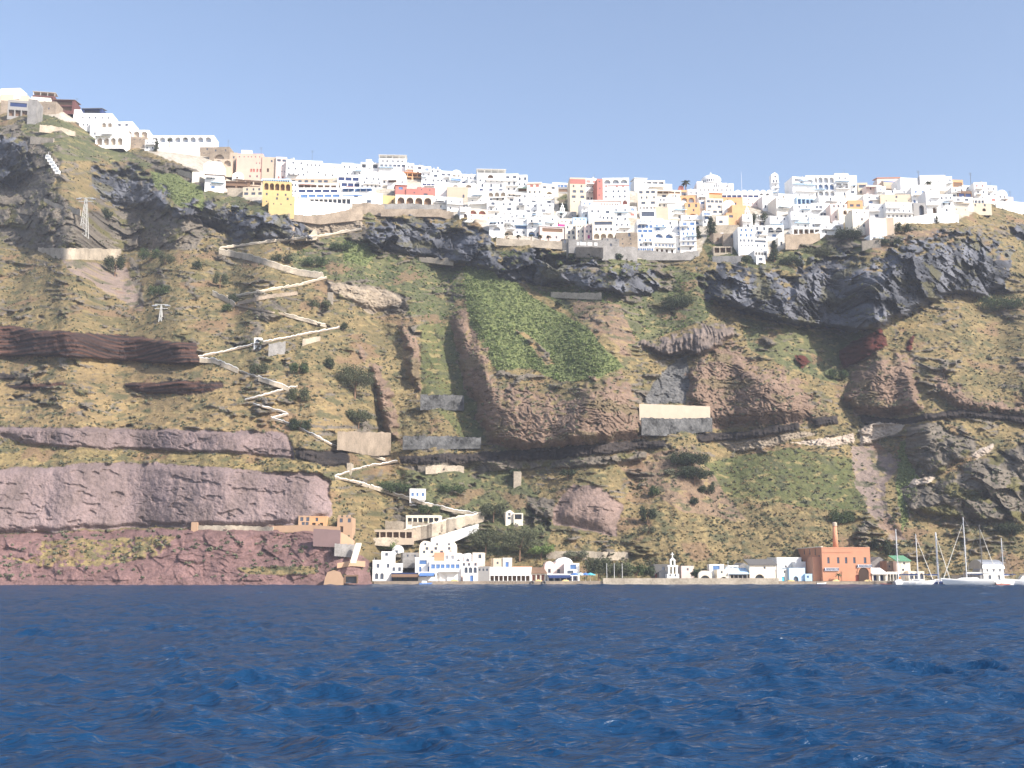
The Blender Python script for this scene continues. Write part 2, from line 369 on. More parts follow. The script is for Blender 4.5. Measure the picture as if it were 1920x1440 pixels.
D += m*(-ridged(X/9+fbm(X/12, Z/12, 3, 7)*.7, Z/34, 3, 115)*.6 + fbm(X/26, Z/40, 4, 117)*3.2 + fbm(X/1.6, Z/1.6, 2, 119)*.35
  + sst((fbm(X/7+Z/9, Z/3.4, 4, 121)-.24+.12*fbm(X/40, Z/25, 2, 122))/.07)*.7 + (1-sst((d2-d1)/.03))*.7*sst(fbm(X/36, Z/20, 2, 9)/.15))
m = cm('redmauve')
D += m*(fbm(X/18, Z/9, 5, 123)*3.4 - ridged(wX/14, wZ/2.4, 3, 125)*.8 - fB*.7)
m = cm('talus', 'palestrat', 'pumice')
D += m*(-(hv2-.5)*1.8 + fbm(X/1.2, Z/.8, 3, 127)*1.1)
D *= np.where(PY > 1088, .5, 1)*np.where((PY > 1060) & (shelf[None, :] > .5), sst((1090-PY)/30), 1)
D *= sst((PY-T[None, :])/14*1.0+.15)
near_shore = (PY > 1095) & (PX > 700)
YT = Yb + OFF + np.where(near_shore, 0, D)
# albedo
ca = np.array([CLS[c][1] for c in CN])[cid]; cb = np.array([CLS[c][2] for c in CN])[cid]
t1 = .5 + fbm(X/16, Z/11, 4, 131)*.9 + fbm(X/2.2, Z/1.4, 3, 133)*.85
t1 = np.where(cid == CN.index('bright'), .5+fbm(X/1.6, Z/1.1, 3, 135)*1.6, t1)
t1 = np.where(cid == CN.index('banded'), .38+np.sin((Z+X*.03+fbm(X/40, Z/6, 3, 137)*.9)*4.2)*.3+fbm(X/14, Z/.9, 3, 139)*.9, t1)
t1 = np.where(cid == CN.index('basalt'), .48+fbm(wX/12, wZ/12, 4, 141)*1.4+(hv-.5)*.6, t1)
t1 = np.where(cid == CN.index('mauve'), .5+(Z-np.median(Z[cid == CN.index('mauve')]))*-.01+fbm(X/9, Z/14, 4, 143)*1.1, t1)
t1 = np.clip(t1, 0, 1)[..., None]
alb = cb*(1-t1)+ca*t1
# grass growing on ledges and gentle parts of rock, patches
veg = sst((fbm(X/12, Z/7, 4, 151)-.14)/.10)*cm('rock', 'basalt', 'tuff')*np.where(cid == CN.index('basalt'), .55, np.where(cid == CN.index('tuff'), .45, .9))
alb = alb*(1-veg[..., None]) + np.array([.115, .105, .045])*veg[..., None]
# dry gold streaks and grey scrub on the grass
gs = soft*sst((fbm(X/7, Z/3.5, 4, 153)-.12)/.16)*.8*(cid != CN.index('bright'))
alb = alb*(1-gs[..., None]) + np.array([.085, .088, .050])*gs[..., None]
gd = soft*sst((fbm(X/5+9, Z/2.6, 4, 155)-.2)/.12)*.6*(cid != CN.index('bright'))
alb = alb*(1-gd[..., None]) + np.array([.29, .225, .11])*gd[..., None]
br = soft*sst((fbm(X/18+3, Z/12, 4, 157)-.2)/.1)*.6*(cid != CN.index('bright'))*(cid != CN.index('olive'))
alb = alb*(1-br[..., None]) + np.array([.20, .125, .082])*br[..., None]
alb = np.clip(alb, 0.01, 1)

Xf = A*YT; Zf = CAMH + B*YT
V = np.stack([Xf, YT, Zf], -1)
# plateau behind the rim and skirt under the water
back = V[0].copy(); rows = [V[:, :]]
pl = []
for d, dz in ((260, -25), (110, -9), (35, -3), (8, -.6)):
    q = back.copy(); q[:, 1] += d; q[:, 2] = blur(q[None, :, 2], 8, 1)[0] + dz; q[:, 0] *= (q[:, 1]/back[:, 1]); pl.append(q)
bot = V[-1].copy(); bot[:, 1] += 1; bot[:, 2] -= 14
V = np.concatenate([np.stack(pl), V, bot[None]], 0)
alb = np.concatenate([np.repeat(alb[:1], 4, 0), alb, alb[-1:]], 0)
ny, nx = V.shape[:2]
idx = np.arange(ny*nx).reshape(ny, nx)
quads = np.stack([idx[:-1, :-1], idx[1:, :-1], idx[1:, 1:], idx[:-1, 1:]], -1).reshape(-1, 4)
mt = bpy.data.materials.new('hillside'); mt.use_nodes = True
t = mt.node_tree; b = t.nodes['Principled BSDF']; b.inputs['Roughness'].default_value = .95; b.inputs['Specular IOR Level'].default_value = .08
at = t.nodes.new('ShaderNodeAttribute'); at.attribute_name = 'rock_colour'
geo = t.nodes.new('ShaderNodeNewGeometry')
no = t.nodes.new('ShaderNodeTexNoise'); no.inputs['Scale'].default_value = 1.1; no.inputs['Detail'].default_value = 6; no.inputs['Roughness'].default_value = .7
t.links.new(geo.outputs['Position'], no.inputs['Vector'])
mr = t.nodes.new('ShaderNodeMapRange'); mr.inputs[1].default_value = .3; mr.inputs[2].default_value = .7; mr.inputs[3].default_value = .72; mr.inputs[4].default_value = 1.28
t.links.new(no.outputs['Fac'], mr.inputs[0])
mx = t.nodes.new('ShaderNodeVectorMath'); mx.operation = 'SCALE'
t.links.new(at.outputs['Color'], mx.inputs[0]); t.links.new(mr.outputs[0], mx.inputs['Scale']); t.links.new(mx.outputs[0], b.inputs['Base Color'])
bp = t.nodes.new('ShaderNodeBump'); bp.inputs['Strength'].default_value = .8; bp.inputs['Distance'].default_value = .5
n2 = t.nodes.new('ShaderNodeTexNoise'); n2.inputs['Scale'].default_value = 1.7; n2.inputs['Detail'].default_value = 5
t.links.new(geo.outputs['Position'], n2.inputs['Vector']); t.links.new(n2.outputs['Fac'], bp.inputs['Height']); t.links.new(bp.outputs[0], b.inputs['Normal'])
hill = np_mesh('hillside', V.reshape(-1, 3), quads, mt, True)
hill['kind'] = 'structure'
ca_ = hill.data.color_attributes.new('rock_colour', 'FLOAT_COLOR', 'POINT')
ca_.data.foreach_set('color', np.concatenate([alb.reshape(-1, 3), np.ones((ny*nx, 1))], 1).astype(np.float32).ravel())
def terY(px, py, raw=True):
    """depth of the hillside surface seen at that photo pixel"""
    i = int(np.clip(np.searchsorted(xs, px), 1, NX-1)); t0 = T[i]
    j = (py-t0)/(1106-t0)*(NY-1); j = min(max(j, 0), NY-1.001); j0 = int(j); f = j-j0
    q = YT if raw else YS
    return float(q[j0, i]*(1-f)+q[j0+1, i]*f)
def clsat(px, py):
    i = int(np.clip(np.searchsorted(xs, px), 1, NX-1)); j = int(np.clip((py-T[i])/(1106-T[i])*(NY-1), 0, NY-1))
    return CN[cid[j, i]]
# ------------------------------------------------------------------ sea
th = np.concatenate([np.linspace(-180, -34, 30)[:-1], np.linspace(-33, 33, 860), np.linspace(34, 180, 30)[1:]])
th = np.radians(th)
# row spacing grows with distance
rr = [3.0]
while rr[-1] < 420: rr.append(rr[-1] + float(np.interp(rr[-1], [3, 16, 40, 70, 130, 250, 420], [.16, .11, .2, .34, .55, 1.0, 1.6])))
rr += list(np.geomspace(450, 7000, 14)); rr = np.array(rr)
RR, TH = np.meshgrid(rr, th, indexing='ij')
wxx = RR*np.sin(TH); wyy = RR*np.cos(TH)
dr = np.gradient(rr)[:, None]; dt_ = RR*np.gradient(th)[None, :]
zz = np.zeros(RR.shape); sxx = np.zeros(RR.shape); syy = np.zeros(RR.shape)
wr = np.random.RandomState(4)
grp = 1 + .55*fbm(wxx/26, wyy/18, 3, 201)
for i in range(110):
    lam = math.exp(wr.uniform(math.log(.45), math.log(8))); k = 2*math.pi/lam
    a = math.radians(wr.normal(18, 40)); dx_, dy_ = math.sin(a)*k, math.cos(a)*k
    amp = .0086*lam**.66
    att = np.clip((lam/(2.2*np.maximum(np.abs(dy_/k)*dr, np.abs(dx_/k)*dt_)+1e-6)-1)/1.5, 0, 1)
    ph = dx_*wxx+dy_*wyy+wr.uniform(0, 6.28)
    c = np.cos(ph); zz += amp*att*c; s_ = np.sin(ph)*amp*att
    sxx -= s_*dx_/k*.8; syy -= s_*dy_/k*.8
zz = zz*grp; 
WV = np.stack([wxx+sxx, wyy+syy, zz*1.0], -1)
ny, nx = RR.shape; idx = np.arange(ny*nx).reshape(ny, nx)
q = np.stack([idx[:-1, :-1], idx[:-1, 1:], idx[1:, 1:], idx[1:, :-1]], -1).reshape(-1, 4)
mw = bpy.data.materials.new('sea_water'); mw.use_nodes = True
t = mw.node_tree; b = t.nodes['Principled BSDF']
b.inputs['Roughness'].default_value = .16; b.inputs['IOR'].default_value = 1.33; b.inputs['Specular IOR Level'].default_value = .24
geo = t.nodes.new('ShaderNodeNewGeometry')
def nz(scale, det, sc=(1, 1, 1)):
    mp = t.nodes.new('ShaderNodeMapping'); mp.inputs['Scale'].default_value = sc; mp.inputs['Rotation'].default_value = (0, 0, .35)
    t.links.new(geo.outputs['Position'], mp.inputs['Vector'])
    n = t.nodes.new('ShaderNodeTexNoise'); n.inputs['Scale'].default_value = scale; n.inputs['Detail'].default_value = det
    t.links.new(mp.outputs[0], n.inputs['Vector']); return n.outputs['Fac']
bh = nz(3.6, 6, (.7, 1.3, 1)); bh2 = nz(.7, 4, (.6, 1.2, 1))
ad = t.nodes.new('ShaderNodeMath'); ad.operation = 'MULTIPLY_ADD'; ad.inputs[1].default_value = 2.6
t.links.new(bh2, ad.inputs[0]); t.links.new(bh, ad.inputs[2])
bp = t.nodes.new('ShaderNodeBump'); bp.inputs['Strength'].default_value = 1.0; bp.inputs['Distance'].default_value = .16
t.links.new(ad.outputs[0], bp.inputs['Height']); t.links.new(bp.outputs[0], b.inputs['Normal'])
# deep water colour with foam flecks on the crests
at = t.nodes.new('ShaderNodeAttribute'); at.attribute_name = 'crest'
fn = nz(3.5, 4, (.5, 1.6, 1))
fm = t.nodes.new('ShaderNodeMath'); fm.operation = 'MULTIPLY'
fr = t.nodes.new('ShaderNodeMapRange'); fr.inputs[1].default_value = .56; fr.inputs[2].default_value = .66
t.links.new(fn, fr.inputs[0]); t.links.new(at.outputs['Fac'], fm.inputs[0]); t.links.new(fr.outputs[0], fm.inputs[1])
mc = t.nodes.new('ShaderNodeMixRGB'); mc.inputs[1].default_value = (.005, .035, .094, 1); mc.inputs[2].default_value = (.75, .78, .8, 1)
t.links.new(fm.outputs[0], mc.inputs[0]); t.links.new(mc.outputs[0], b.inputs['Base Color'])
b.inputs['Specular IOR Level'].default_value = 0; b.inputs['Roughness'].default_value = .9
gl = t.nodes.new('ShaderNodeBsdfGlossy'); gl.inputs['Roughness'].default_value = .18; t.links.new(bp.outputs[0], gl.inputs['Normal'])
fz = t.nodes.new('ShaderNodeFresnel'); fz.inputs['IOR'].default_value = 1.33; t.links.new(bp.outputs[0], fz.inputs['Normal'])
fl = t.nodes.new('ShaderNodeMapRange'); fl.inputs[1].default_value = 0; fl.inputs[2].default_value = .5; fl.inputs[3].default_value = .0; fl.inputs[4].default_value = .48
t.links.new(fz.outputs[0], fl.inputs[0])
ms = t.nodes.new('ShaderNodeMixShader'); t.links.new(fl.outputs[0], ms.inputs[0]); t.links.new(b.outputs[0], ms.inputs[1]); t.links.new(gl.outputs[0], ms.inputs[2])
t.links.new(ms.outputs[0], t.nodes['Material Output'].inputs['Surface'])
sea = np_mesh('sea_water', WV.reshape(-1, 3), q, mw, True); sea['kind'] = 'structure'
crest = sst((zz-.30)/.12)*sst((fbm(wxx/7, wyy/4, 3, 211)-.2)/.1)
fa = sea.data.attributes.new('crest', 'FLOAT', 'POINT'); fa.data.foreach_set('value', crest.astype(np.float32).ravel())

# ------------------------------------------------------------------ thin sea haze
V_, F_ = [(-1500, -60, -16), (1500, -60, -16), (1500, 1500, -16), (-1500, 1500, -16), (-1500, -60, 420), (1500, -60, 420), (1500, 1500, 420), (-1500, 1500, 420)], [(0,1,5,4),(1,2,6,5),(2,3,7,6),(3,0,4,7),(4,5,6,7),(3,2,1,0)]
mh = bpy.data.materials.new('haze'); mh.use_nodes = True; t = mh.node_tree; t.nodes.clear()
pv = t.nodes.new('ShaderNodeVolumePrincipled'); ou = t.nodes.new('ShaderNodeOutputMaterial'); t.links.new(pv.outputs[0], ou.inputs['Volume'])
pv.inputs['Color'].default_value = (.80, .86, 1.0, 1); pv.inputs['Density'].default_value = .00016; pv.inputs['Anisotropy'].default_value = 0
hz = mesh_obj('haze', V_, F_, mh); hz['kind'] = 'stuff'; hz['label'] = "thin pale blue sea haze in front of the cliff"; hz['category'] = 'haze'
S.cycles.volume_bounces = 0
# ------------------------------------------------------------------ building kit
PAL = {
 'white': (.80, .79, .77), 'chalk': (.70, .70, .70), 'offwhite': (.72, .69, .62), 'cream': (.78, .71, .59), 'beige': (0.6, 0.51, 0.39), 'tan': (0.48, 0.39, 0.3), 'concrete': (.44, .37, .29),
 'pink': (0.7, 0.43, 0.35), 'palepink': (0.74, 0.6, 0.54), 'red': (0.42, 0.17, 0.145), 'offgrey': (.42, .42, .40), 'maroon': (.13, .055, .05), 'apricot': (.44, .29, .19), 'mauvewall': (.215, .145, .138), 'brick': (0.56, 0.27, 0.165), 'orange': (.60, .345, .18),
 'yellow': (.56, .42, .20), 'blue': (.10, .20, .45), 'lightblue': (0.48, 0.64, 0.8), 'grey': (.30, .29, .28), 'darkgrey': (.14, .135, .13),
 'brown': (.19, .12, .08), 'magenta': (.45, .05, .22), 'green': (.13, .30, .18), 'navy': (.03, .05, .14), 'turq': (.10, .42, .55),
 'orangeroof': (.62, .22, .05), 'glass': (.035, .05, .07), 'darkwood': (.07, .045, .035), 'steel': (.45, .46, .48), 'rust': (.34, .13, .06)}
MT = {}
def M(n):
    if n in MT: return MT[n]
    if n in ('stone', 'greystone', 'darkstone', 'palestone'):
        c = {'stone': (.29, .235, .18), 'greystone': (.24, .23, .22), 'darkstone': (.10, .10, .10), 'palestone': (.38, .325, .255)}[n]
        m = newmat(n+'_masonry', c, .95, .75 if n == 'darkstone' else .34, 1.2 if n == 'darkstone' else 2.4, .5 if n == 'darkstone' else .12, 1.2 if n == 'darkstone' else 2.5, kind='stone')
    elif n in ('glass', 'blue_glass', 'pale_glass'):
        c = {'glass': (.075, .09, .125), 'blue_glass': (.09, .18, .38), 'pale_glass': (.30, .33, .36)}[n]
        m = newmat(n, c, .25, .3, .8, 0, spec=.5)
    elif n == 'steel': m = newmat('steel', PAL[n], .4, .1, 1, spec=.5, metal=.6)
    else: m = newmat(n+'_plaster', PAL[n], .85, .07, .35, .03, 2.0)
    MT[n] = m; return m
def box_vf(x0, x1, y0, y1, z0, z1, V=None, F=None):
    V = [] if V is None else V; F = [] if F is None else F
    b = len(V)
    V += [(x0,y0,z0),(x1,y0,z0),(x1,y1,z0),(x0,y1,z0),(x0,y0,z1),(x1,y0,z1),(x1,y1,z1),(x0,y1,z1)]
    F += [tuple(b+i for i in f) for f in ((0,1,5,4),(1,2,6,5),(2,3,7,6),(3,0,4,7),(4,5,6,7),(3,2,1,0))]
    return V, F
def tube_vf(p, q, r0, r1=None, n=6, V=None, F=None):
    V = [] if V is None else V; F = [] if F is None else F
    r1 = r0 if r1 is None else r1
    p, q = Vector(p), Vector(q); d = (q-p).normalized()
    a = d.cross(Vector((0, 0, 1)) if abs(d.z) < .9 else Vector((1, 0, 0))).normalized(); c = d.cross(a)
    b = len(V)
    for (o, r) in ((p, r0), (q, r1)):
        for i in range(n):
            t = 2*math.pi*i/n; V.append(tuple(o+a*(r*math.cos(t))+c*(r*math.sin(t))))
    for i in range(n): F.append((b+i, b+(i+1) % n, b+n+(i+1) % n, b+n+i))
    F.append(tuple(b+n+i for i in range(n))); F.append(tuple(b+n-1-i for i in range(n)))
    return V, F
def empty(name, loc, label, cat, group=None, rz=0):
    o = bpy.data.objects.new(name, None); COL.objects.link(o); o.empty_display_size = .5
    o.location = loc; o.rotation_euler = (0, 0, rz); o['label'] = label; o['category'] = cat
    if group: o['group'] = group
    return o
KIND = {  # name, width m, height m, bottom (share of floor), arched, recess, pane material, bay share (0: fixed width)
 'w': ('window', .9, 1.25, .32, 0, .22, 'glass'), 's': ('window', .6, .7, .5, 0, .2, 'glass'), 'g': ('window', 2.0, 1.4, .3, 0, .2, 'glass'),
 'a': ('arched_window', 1.1, 1.9, .18, 1, .3, 'glass'), 'd': ('door', 1.1, 2.1, .0, 0, .25, 'darkwood'), 'D': ('arched_doorway', 1.8, 2.5, .0, 1, .6, 'darkwood'),
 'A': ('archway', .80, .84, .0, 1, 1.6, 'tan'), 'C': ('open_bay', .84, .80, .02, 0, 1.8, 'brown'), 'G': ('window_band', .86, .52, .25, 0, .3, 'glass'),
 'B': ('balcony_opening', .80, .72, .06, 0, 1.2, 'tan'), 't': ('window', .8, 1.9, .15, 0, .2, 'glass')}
PCOL = {'b': 'blue_glass', 'p': 'pale_glass', 'r': 'red', 'B': 'blue', 't': 'turq', 'n': 'navy', 'm': 'magenta', 'o': 'brown', 'k': 'glass', 'g': 'steel', 'w': 'white', 'y': 'orange', 'c': 'tan'}  # brown and glass behind open arches and bays: recess shade put into pane colour
def facade(W, H, rows, r, V, F):
    """front wall with real openings; returns the list of openings"""
    ops = []; n = len(rows)
    def quad(x0, x1, z0, z1, y=0):
        if x1-x0 < 1e-4 or z1-z0 < 1e-4: return
        b = len(V); V.extend([(x0,y,z0),(x1,y,z0),(x1,y,z1),(x0,y,z1)]); F.append((b,b+1,b+2,b+3))
    zs = [H*i/n for i in range(n+1)]
    for i, row in enumerate(rows):
        za, zb = zs[i], zs[i+1]; fh = zb-za
        if not row or row == '-': quad(0, W, za, zb); continue
        # token: count kind [colour][<lo-hi]
        lo, hi = .03, .97
        if '@' in row:
            row, rg = row.split('@'); lo, hi = [float(q)/100 for q in rg.split('-')]
        cnt = ''
        while row[0].isdigit(): cnt += row[0]; row = row[1:]
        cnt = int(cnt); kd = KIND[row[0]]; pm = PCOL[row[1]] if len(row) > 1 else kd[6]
        bay = W*(hi-lo)/cnt; x = 0
        for k in range(cnt):
            if row[0] in 'ACGB': w = bay*kd[1]; h = fh*kd[2]; zo = za+fh*kd[3]; jx = 0
            else:
                w = min(kd[1]*r.uniform(.9, 1.1), bay*.8); h = min(kd[2], fh*.8); zo = za+fh*kd[3]; jx = (bay-w)*.22*r.uniform(-1, 1)
                if zo+h > zb-.1: zo = max(za+.02, zb-.12-h)
            if kd[4] and w/2 > h*.9: h = w/2*1.1 if w/2*1.1 < fh*.96 else h; w = min(w, h*1.8)
            cx = W*lo+bay*(k+.5)+jx; x0, x1 = cx-w/2, cx+w/2
            quad(x, x0, za, zb); quad(x0, x1, za, zo)
            if kd[4]:
                rad = w/2; zc = zo+h-rad; out = [(x0, zo), (x1, zo)]
                arc = [(cx+rad*math.cos(math.pi*q/8), zc+rad*math.sin(math.pi*q/8)) for q in range(9)]
                out += arc
                for q in range(8):
                    (ax, az), (bx, bz) = arc[q], arc[q+1]; b = len(V)
                    V.extend([(bx,0,bz),(ax,0,az),(ax,0,zb),(bx,0,zb)]); F.append((b,b+1,b+2,b+3))
                if abs(arc[0][1]-zo) < 1e-4: out = [(x0, zo)]+arc[:-1]
            else:
                out = [(x0, zo), (x1, zo), (x1, zo+h), (x0, zo+h)]; quad(x0, x1, zo+h, zb)
            for q in range(len(out)):
                (ax, az), (bx, bz) = out[q], out[(q+1) % len(out)]; b = len(V)
                V.extend([(ax,0,az),(bx,0,bz),(bx,kd[5],bz),(ax,kd[5],az)]); F.append((b,b+1,b+2,b+3))
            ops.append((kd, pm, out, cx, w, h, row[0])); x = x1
        quad(x, W, za, zb)
    return ops
NH = [0]
def H(s, label, name=None, cat='house', depth=None, rz=None, Y=None, group=None, aw=()):
    """x0 x1 top bottom colour rows(bottom row last) roof"""
    a = s.split(); x0, x1, yt, yb = map(float, a[:4]); colr = a[4]; rows = a[5].split(',')[::-1]; roof = a[6].split('+') if len(a) > 6 else ['f']
    if any(q[0] == 'v' and q[-1] == 'x' for q in roof): roof = [q.rstrip('x') for q in roof]+['x']
    NH[0] += 1; r = random.Random(NH[0]*31)
    xc = (x0+x1)/2
    if Y is None:
        if yb > 1080: Y = 357.5 if x0 > 690 else terY(xc, yb)
        else: Y = min(terY(x0+(x1-x0)*q, yb) for q in (.1, .3, .5, .7, .9))-.6
    if 500 < yb <= 1080: Y = min(Y, min(terY(xc, q) for q in (yt, (yt+yb)/2))-.6)
    dn = 0 if yb > 1080 else 2.2
    Lp, Rp = P(x0, yb, Y), P(x1, yb, Y); Wd = Rp[0]-Lp[0]; zb = Lp[2]-dn; zt = P(xc, yt, Y)[2]
    if yb > 1080 and x0 > 690: zb = 1.02
    Ht = zt-zb; dp = depth or max(5, min(11, Ht*1.3))
    if rz is None: rz = R(r.uniform(-4, 12)) if Wd < 14 else (R(r.uniform(-3, 5)) if Wd < 26 else 0)
    if name is None: name = {'white': 'white_house', 'cream': 'cream_house', 'pink': 'pink_house', 'orange': 'orange_house', 'red': 'red_house', 'yellow': 'yellow_house', 'stone': 'stone_building', 'greystone': 'stone_building', 'palestone': 'stone_building'}.get(colr, 'house')
    e = empty(name, (Lp[0]+Wd/2*(1-math.cos(rz)), Y-abs(Wd/2*math.sin(rz)) if 0 else Y, zb), label, cat, group, rz)
    m = M(colr)
    V, F = [], []
    vault = next((q for q in roof if q[0] == 'v'), None); gab = next((q for q in roof if q[0] == 'g'), None)
    Hw = Ht
    if vault or gab:
        k = int((vault or gab)[1:] or 1); rh = min(Wd/k/2, Ht*.34) if vault else min(Wd/k*.32, Ht*.35); Hw = Ht-rh
    dz = dn/Hw
    ops = facade(Wd, Hw-dn, rows, r, V, F)
    V[:] = [(x, y, z+dn) for x, y, z in V]
    b = len(V); V += [(0,0,0),(Wd,0,0),(Wd,dp,0),(0,dp,0),(0,0,Hw),(Wd,0,Hw),(Wd,dp,Hw),(0,dp,Hw)]
    F += [(b+1,b+2,b+6,b+5),(b+2,b+3,b+7,b+6),(b+3,b,b+4,b+7),(b+4,b+5,b+6,b+7)]
    if dn: bb = len(V); V += [(0,0,0),(Wd,0,0),(Wd,0,dn),(0,0,dn)]; F.append((bb,bb+1,bb+2,bb+3))
    mesh_obj('wall', V, F, m, e)
    cache = {}
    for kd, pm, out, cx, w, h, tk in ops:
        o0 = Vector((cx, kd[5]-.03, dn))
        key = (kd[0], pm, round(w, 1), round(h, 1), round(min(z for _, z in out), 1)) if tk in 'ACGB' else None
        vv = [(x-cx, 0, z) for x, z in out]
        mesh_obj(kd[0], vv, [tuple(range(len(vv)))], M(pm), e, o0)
    if 'f' in roof or 'm' in roof or 'c' in roof or 'p' in roof or 'q' in roof:
        V, F = [], []; ph = .35; t = .25; g = .04
        if 'f' in roof:
            for (xa, xb, ya, yb_) in ((-g, Wd+g, -g, t), (-g, Wd+g, dp-t, dp+g), (-g, t, t, dp-t), (Wd-t, Wd+g, t, dp-t)): box_vf(xa, xb, ya, yb_, Hw+.002, Hw+ph, V, F)
        if 'm' in roof:
            k = max(3, int(Wd/1.4))
            for i in range(k): box_vf(Wd*(i+.15)/k, Wd*(i+.7)/k, -g, .35, Hw+.002, Hw+.7, V, F)
        if V: mesh_obj('parapet', V, F, m, e)
        if 'c' in roof:
            for q in range(max(1, int(Wd/9))):
                cx = Wd*r.uniform(.12, .88); V, F = box_vf(cx-.35, cx+.35, 1.2, 1.9, Hw, Hw+1.5); box_vf(cx-.45, cx+.45, 1.1, 2.0, Hw+1.5, Hw+1.65, V, F)
                mesh_obj('chimney', V, F, m, e)
        if 'q' in roof:   # stair hut on the roof
            cw = min(3.2, Wd*.4); cx = r.uniform(.1, .5)*Wd; V, F = box_vf(cx, cx+cw, 1.5, 4.5, Hw, Hw+2.2); mesh_obj('stair_hut', V, F, m, e)
        if 'p' in roof:
            k = max(2, int(Wd/3.5))
            for i in range(k+1):
                V, F = box_vf(.2+(Wd-.6)*i/k, .4+(Wd-.6)*i/k, .3, .5, Hw+.36 if 'f' in roof else Hw, Hw+2.5); mesh_obj('post', V, F, M('offwhite'), e)
            V, F = box_vf(-.3, Wd+.3, 0, dp*.7, Hw+2.5, Hw+2.68); mesh_obj('pergola_roof', V, F, M('beige' if colr != 'white' else 'offwhite'), e)
    if vault:
        for q in range(k):
            V, F = [], []; c0 = Wd/k*(q+.5); rw = Wd/k/2-.02
            for i in range(13):
                tt = math.pi*i/12; V += [(c0+rw*math.cos(tt), -.03, Hw+rh*math.sin(tt)), (c0+rw*math.cos(tt), dp, Hw+rh*math.sin(tt))]
            F = [(2*i, 2*i+2, 2*i+3, 2*i+1) for i in range(12)]+[tuple(2*i for i in range(13))[::-1], tuple(2*i+1 for i in range(13))]
            mesh_obj('vault_roof', V, F, m, e)
            if Wd/k > 3 and 'x' not in roof:
                vv = [(-.3, 0, 0), (.3, 0, 0), (.3, 0, .6), (0, 0, .85), (-.3, 0, .6)]; mesh_obj('window', vv, [tuple(range(5))], M('glass'), e, (c0, -.06, Hw+rh*.25))
    if gab:
        for q in range(k):
            xa, xb = Wd/k*q+.02, Wd/k*(q+1)-.02
            V = [(xa,-.03,Hw),(xb,-.03,Hw),((xa+xb)/2,-.03,Hw+rh),(xa,dp,Hw),(xb,dp,Hw),((xa+xb)/2,dp,Hw+rh)]
            mesh_obj('gable_roof', V, [(0,1,2),(3,5,4),(0,2,5,3),(1,4,5,2)], m, e)
    for q in roof:
        if q[0] == 'D': dome(e, Wd/2, dp/2, Hw, Wd*.34, m)
        if q[0] == 'S':   # sloping roof slab of a named colour
            nm = {'o': 'orangeroof', 'd': 'darkgrey', 'r': 'red', 'w': 'white', 'g': 'green', 'b': 'lightblue', 'k': 'brown', 's': 'steel'}[q[1]]
            V = [(-.3,-.5,Hw-.1),(Wd+.3,-.5,Hw-.1),(Wd+.3,dp,Hw+1.6),(-.3,dp,Hw+1.6),(-.3,-.5,Hw+.15),(Wd+.3,-.5,Hw+.15),(Wd+.3,dp,Hw+1.9),(-.3,dp,Hw+1.9)]
            mesh_obj('sloping_roof', V, [(0,1,5,4),(1,2,6,5),(2,3,7,6),(3,0,4,7),(4,5,6,7),(3,2,1,0)], M(nm), e)
    hb = (Hw-dn)/len(rows)
    if colr in ('white', 'chalk', 'offwhite') and not aw and len(rows) > 1 and 260 < yb < 480:
        aw = []
        for fl in range(1, len(rows)):
            if r.random() < .55:
                a_ = r.choice([0, 0, .1, .35]); aw.append(('slab', a_, min(1, a_+r.choice([.55, .9, 1])), fl/len(rows), r.choice(['white', 'chalk', 'white', 'lightblue'])))  # balcony slabs added at random for the thin shadow lines they cast
        if r.random() < .35: aw.append(('awning', r.uniform(.05, .3), r.uniform(.55, .95), r.uniform(.35, .9), r.choice(['grey', 'beige', 'lightblue', 'offgrey'])))
        if r.random() < .5 and 'g' not in roof[0] and 'v' not in roof[0]:
            cx = Wd*r.uniform(.15, .8); V, F = tube_vf((cx, 2.2, Hw+.4), (cx, 2.2, Hw+1.5), .55, .55, 9); mesh_obj('water_tank', V, F, M('offgrey'), e)
        if r.random() < .3:
            cx = Wd*r.uniform(.1, .8); V, F = tube_vf((cx, .8, Hw), (cx, .8, Hw+r.uniform(2, 3.6)), .05, .04, 4); mesh_obj('aerial', V, F, M('darkgrey'), e)
    for w_ in aw:   # (kind, x share lo, hi, height share, colour)
        kd_, lo, hi, fz, c_ = w_; z = dn+(Hw-dn)*fz
        if kd_ == 'awning':
            V = [(Wd*lo,-2.2,z-.7),(Wd*hi,-2.2,z-.7),(Wd*hi,-.02,z),(Wd*lo,-.02,z),(Wd*lo,-2.2,z-.95),(Wd*hi,-2.2,z-.95),(Wd*hi,-.02,z-.2),(Wd*lo,-.02,z-.2)]
            mesh_obj('awning', V, [(0,1,2,3),(4,7,6,5),(0,4,5,1),(1,5,6,2),(3,7,4,0),(2,6,7,3)], M(c_), e)
        if kd_ == 'slab':
            V, F = box_vf(Wd*lo, Wd*hi, -1.6, -.02, z-.12, z+.12); mesh_obj('balcony', V, F, M(c_), e)
            V, F = [], []; k = max(2, int(Wd*(hi-lo)/1.2))
            for i in range(k+1): box_vf(Wd*lo+(Wd*(hi-lo)-.06)*i/k, Wd*lo+(Wd*(hi-lo)-.06)*i/k+.06, -1.58, -1.52, z+.12, z+1.0, V, F)
            box_vf(Wd*lo, Wd*hi, -1.6, -1.5, z+1.0, z+1.07, V, F); mesh_obj('railing', V, F, M('chalk'), e)
        if kd_ == 'band':
            V, F = box_vf(Wd*lo, Wd*hi, -.1, -.01, z-.25, z+.25); mesh_obj('trim_band', V, F, M(c_), e)
        if kd_ == 'panel':
            V, F = box_vf(Wd*lo, Wd*hi, -.06, -.01, z-fz*0-hb*.45, z+hb*.45); mesh_obj('painted_panel', V, F, M(c_), e)
    e['w'] = Wd
    del e['w']
    return e, Wd, Hw, dp, dn
